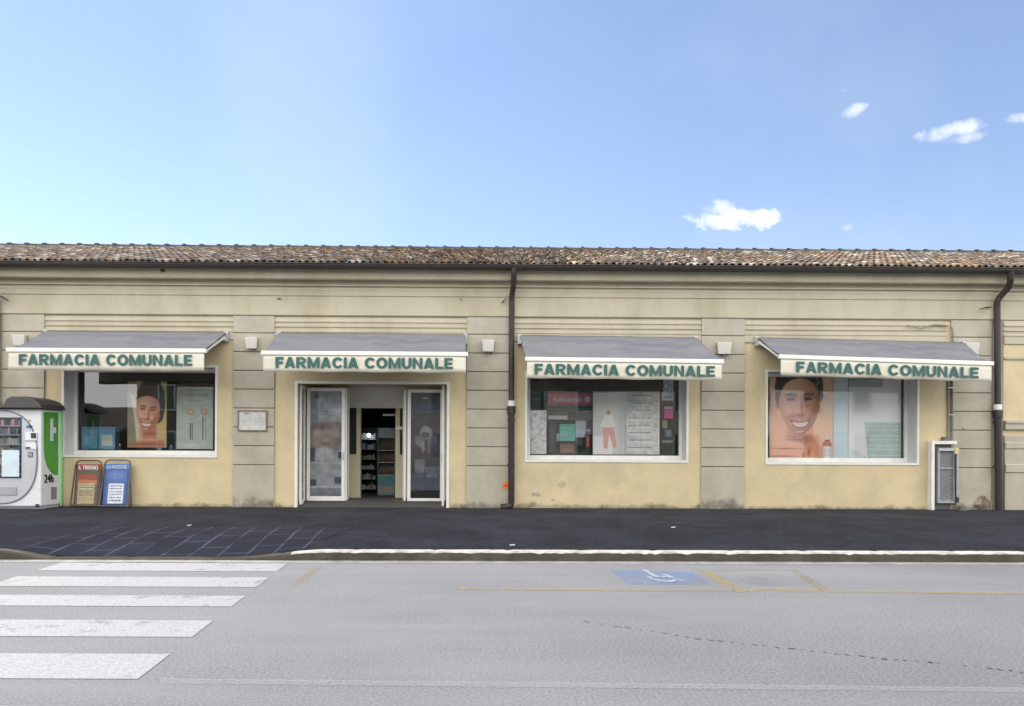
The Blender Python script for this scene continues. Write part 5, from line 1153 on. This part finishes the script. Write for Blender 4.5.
for v in (439, 449, 459, 469, 479, 489):
    z_ = Z(v, Yr, 368); sh = MB().box(a+.026, b-.026, Yr, Yr+.29, z_-.015, z_).build('shelf', ALU, rk)
    x_ = a+.04
    while x_ < b-.08:
        wd = random.uniform(.04, .09); hh = random.uniform(.08, .17); cc = random.choice([(.6, .6, .6), (.3, .35, .4), (.5, .45, .35), (.1, .15, .25), (.65, .65, .62)])
        MB().box(x_, x_+wd*.85, Yr+.02, Yr+.1, z_, z_+hh).build('pack', mat('pk_%02d' % int(cc[0]*99+cc[2]*9), cc, .5), sh); x_ += wd
MB().box(X(383, YV+.5), X(395.3, YV+.5), YV+.45, YV+.5, Z(416, YV+.5, 390), Z(414, YV+.5, 390)).build('door_closer', WHITE, B)
MB().box(X(395.8, YV-.06), X(402.5, YV-.06), YV-.08, YV-.015, Z(429.8, YV, 399), Z(426.5, YV, 399)).build('door_stop', WHITE, B)
cnt = thing('counter', 'white counter with a dark top deep inside the shop', 'counter', (X(372, DW+5.2), DW+5.4, ZD))
MB().box(X(352, DW+5.2), X(379, DW+5.2), DW+5.2, DW+5.8, ZD, ZD+1.0).build('front_panel', WHITE, cnt); MB().box(X(351, DW+5.2), X(380, DW+5.2), DW+5.15, DW+5.85, ZD+1.001, ZD+1.04).build('worktop', DARK, cnt)
# scraps of paper on the pavement
for (u, v, lb) in ((673, 527.5, 'tiny white paper scrap on the pavement under the middle window'), (189, 525.5, 'tiny white paper scrap on the pavement above the slab grid'), (512, 544.5, 'tiny pale scrap on the pavement near the kerb below the central downpipe')):
    g_ = G(u, v, .14); z_ = ph(g_.x, g_.y)+.004
    tag(MB().add([(g_.x-.04, g_.y-.02, z_), (g_.x+.035, g_.y-.03, z_+.004), (g_.x+.045, g_.y+.03, z_+.012), (g_.x-.03, g_.y+.025, z_+.006)], [(0, 1, 2), (0, 2, 3)]).build('paper_scrap', mat('scrap_white', (.6, .6, .58), .8), None), lb, 'litter')
# the lit lamp seen inside
il = thing('spot_lamp', 'small lit white spot lamp glowing in the dark shop interior', 'lamp', (X(369, Yr-.2), Yr-.2, Z(436, Yr-.2)))
em = bpy.data.materials.new('lamp_glow'); em.use_nodes = True; e_ = em.node_tree.nodes['Principled BSDF']; e_.inputs['Emission Color'].default_value = (.85, .95, 1, 1); e_.inputs['Emission Strength'].default_value = 6
lx = X(369, Yr-.2); lz = Z(436, Yr-.2)
MB().lathe((lx, Yr-.2, lz), [(.001, -.055), (.035, -.035), (.045, 0), (.03, .04), (.001, .05)], 14).build('bulb', em, il)
MB().tube([(lx, Yr-.2, lz+.05), (lx, Yr-.2, 3.5)], .008, 6).build('rod', DARK, il)

# ================================================================== ACROSS THE ROAD (seen in the glass, lit by the sun)
MB().box(-60, 60, -10.5, -7.0, -.04, .12).build('far_pavement', mat('far_pavement', (.16, .155, .15), .9)); tag(bpy.data.objects['far_pavement'], kind='structure')
def house(x0, x1, h, col, label, y=-12.5, dep=9, name='house'):
    o = thing(name, label, 'house', ((x0+x1)/2, y-dep/2, 0), 'houses across the road')
    cw = mat('house_%02d%02d%02d' % tuple(int(q*99) for q in col), col, .9, .08, 1)
    MB().box(x0, x1, y-dep, y, 0, h).build('wall', cw, o)
    rz = h+dep/2*.35; ov = .5
    mb = MB(); mb.add([(x0-ov, y+ov, h-.1), (x1+ov, y+ov, h-.1), (x1+ov, y-dep/2, rz+.15), (x0-ov, y-dep/2, rz+.15), (x0-ov, y-dep-ov, h-.1), (x1+ov, y-dep-ov, h-.1)], [(0, 3, 2, 1), (3, 4, 5, 2), (0, 1, 5, 4), (0, 4, 3), (1, 2, 5)])
    mb.build('roof', CH, o)
    n_ = max(2, int((x1-x0)/3)); wd = (x1-x0)/n_
    for fl in range(max(1, int(h//3))):
        for k in range(n_):
            cx_ = x0+wd*(k+.5); zb = .9+fl*3.0 if not (fl == 0 and k == n_//2) else 0
            zt2 = 2.4+fl*3.0
            w_ = MB().box(cx_-.5, cx_+.5, y+.01, y+.03, zb if zb else .1, zt2).build('window' if zb else 'door', mat('shutter_green', (.05, .10, .06), .6), o)
            MB().frame(cx_-.6, cx_+.6, (zb if zb else .1)-.1, zt2+.1, y+.005, y+.06, .1).build('frame', mat('house_trim', (.5, .5, .47), .8), w_)
    return o
house(-46, -25, 2.5, (.50, .42, .30), 'low cream house with brown roof across the road at left')
house(-23.6, -12, 7.0, (.15, .10, .075), 'two storey dark brick house with green shutters across the road')
house(-9, 13, 7.2, (.42, .38, .30), 'two storey beige house across the road behind the photographer')
house(15, 31, 7.8, (.72, .72, .70), 'two storey white house across the road at right')
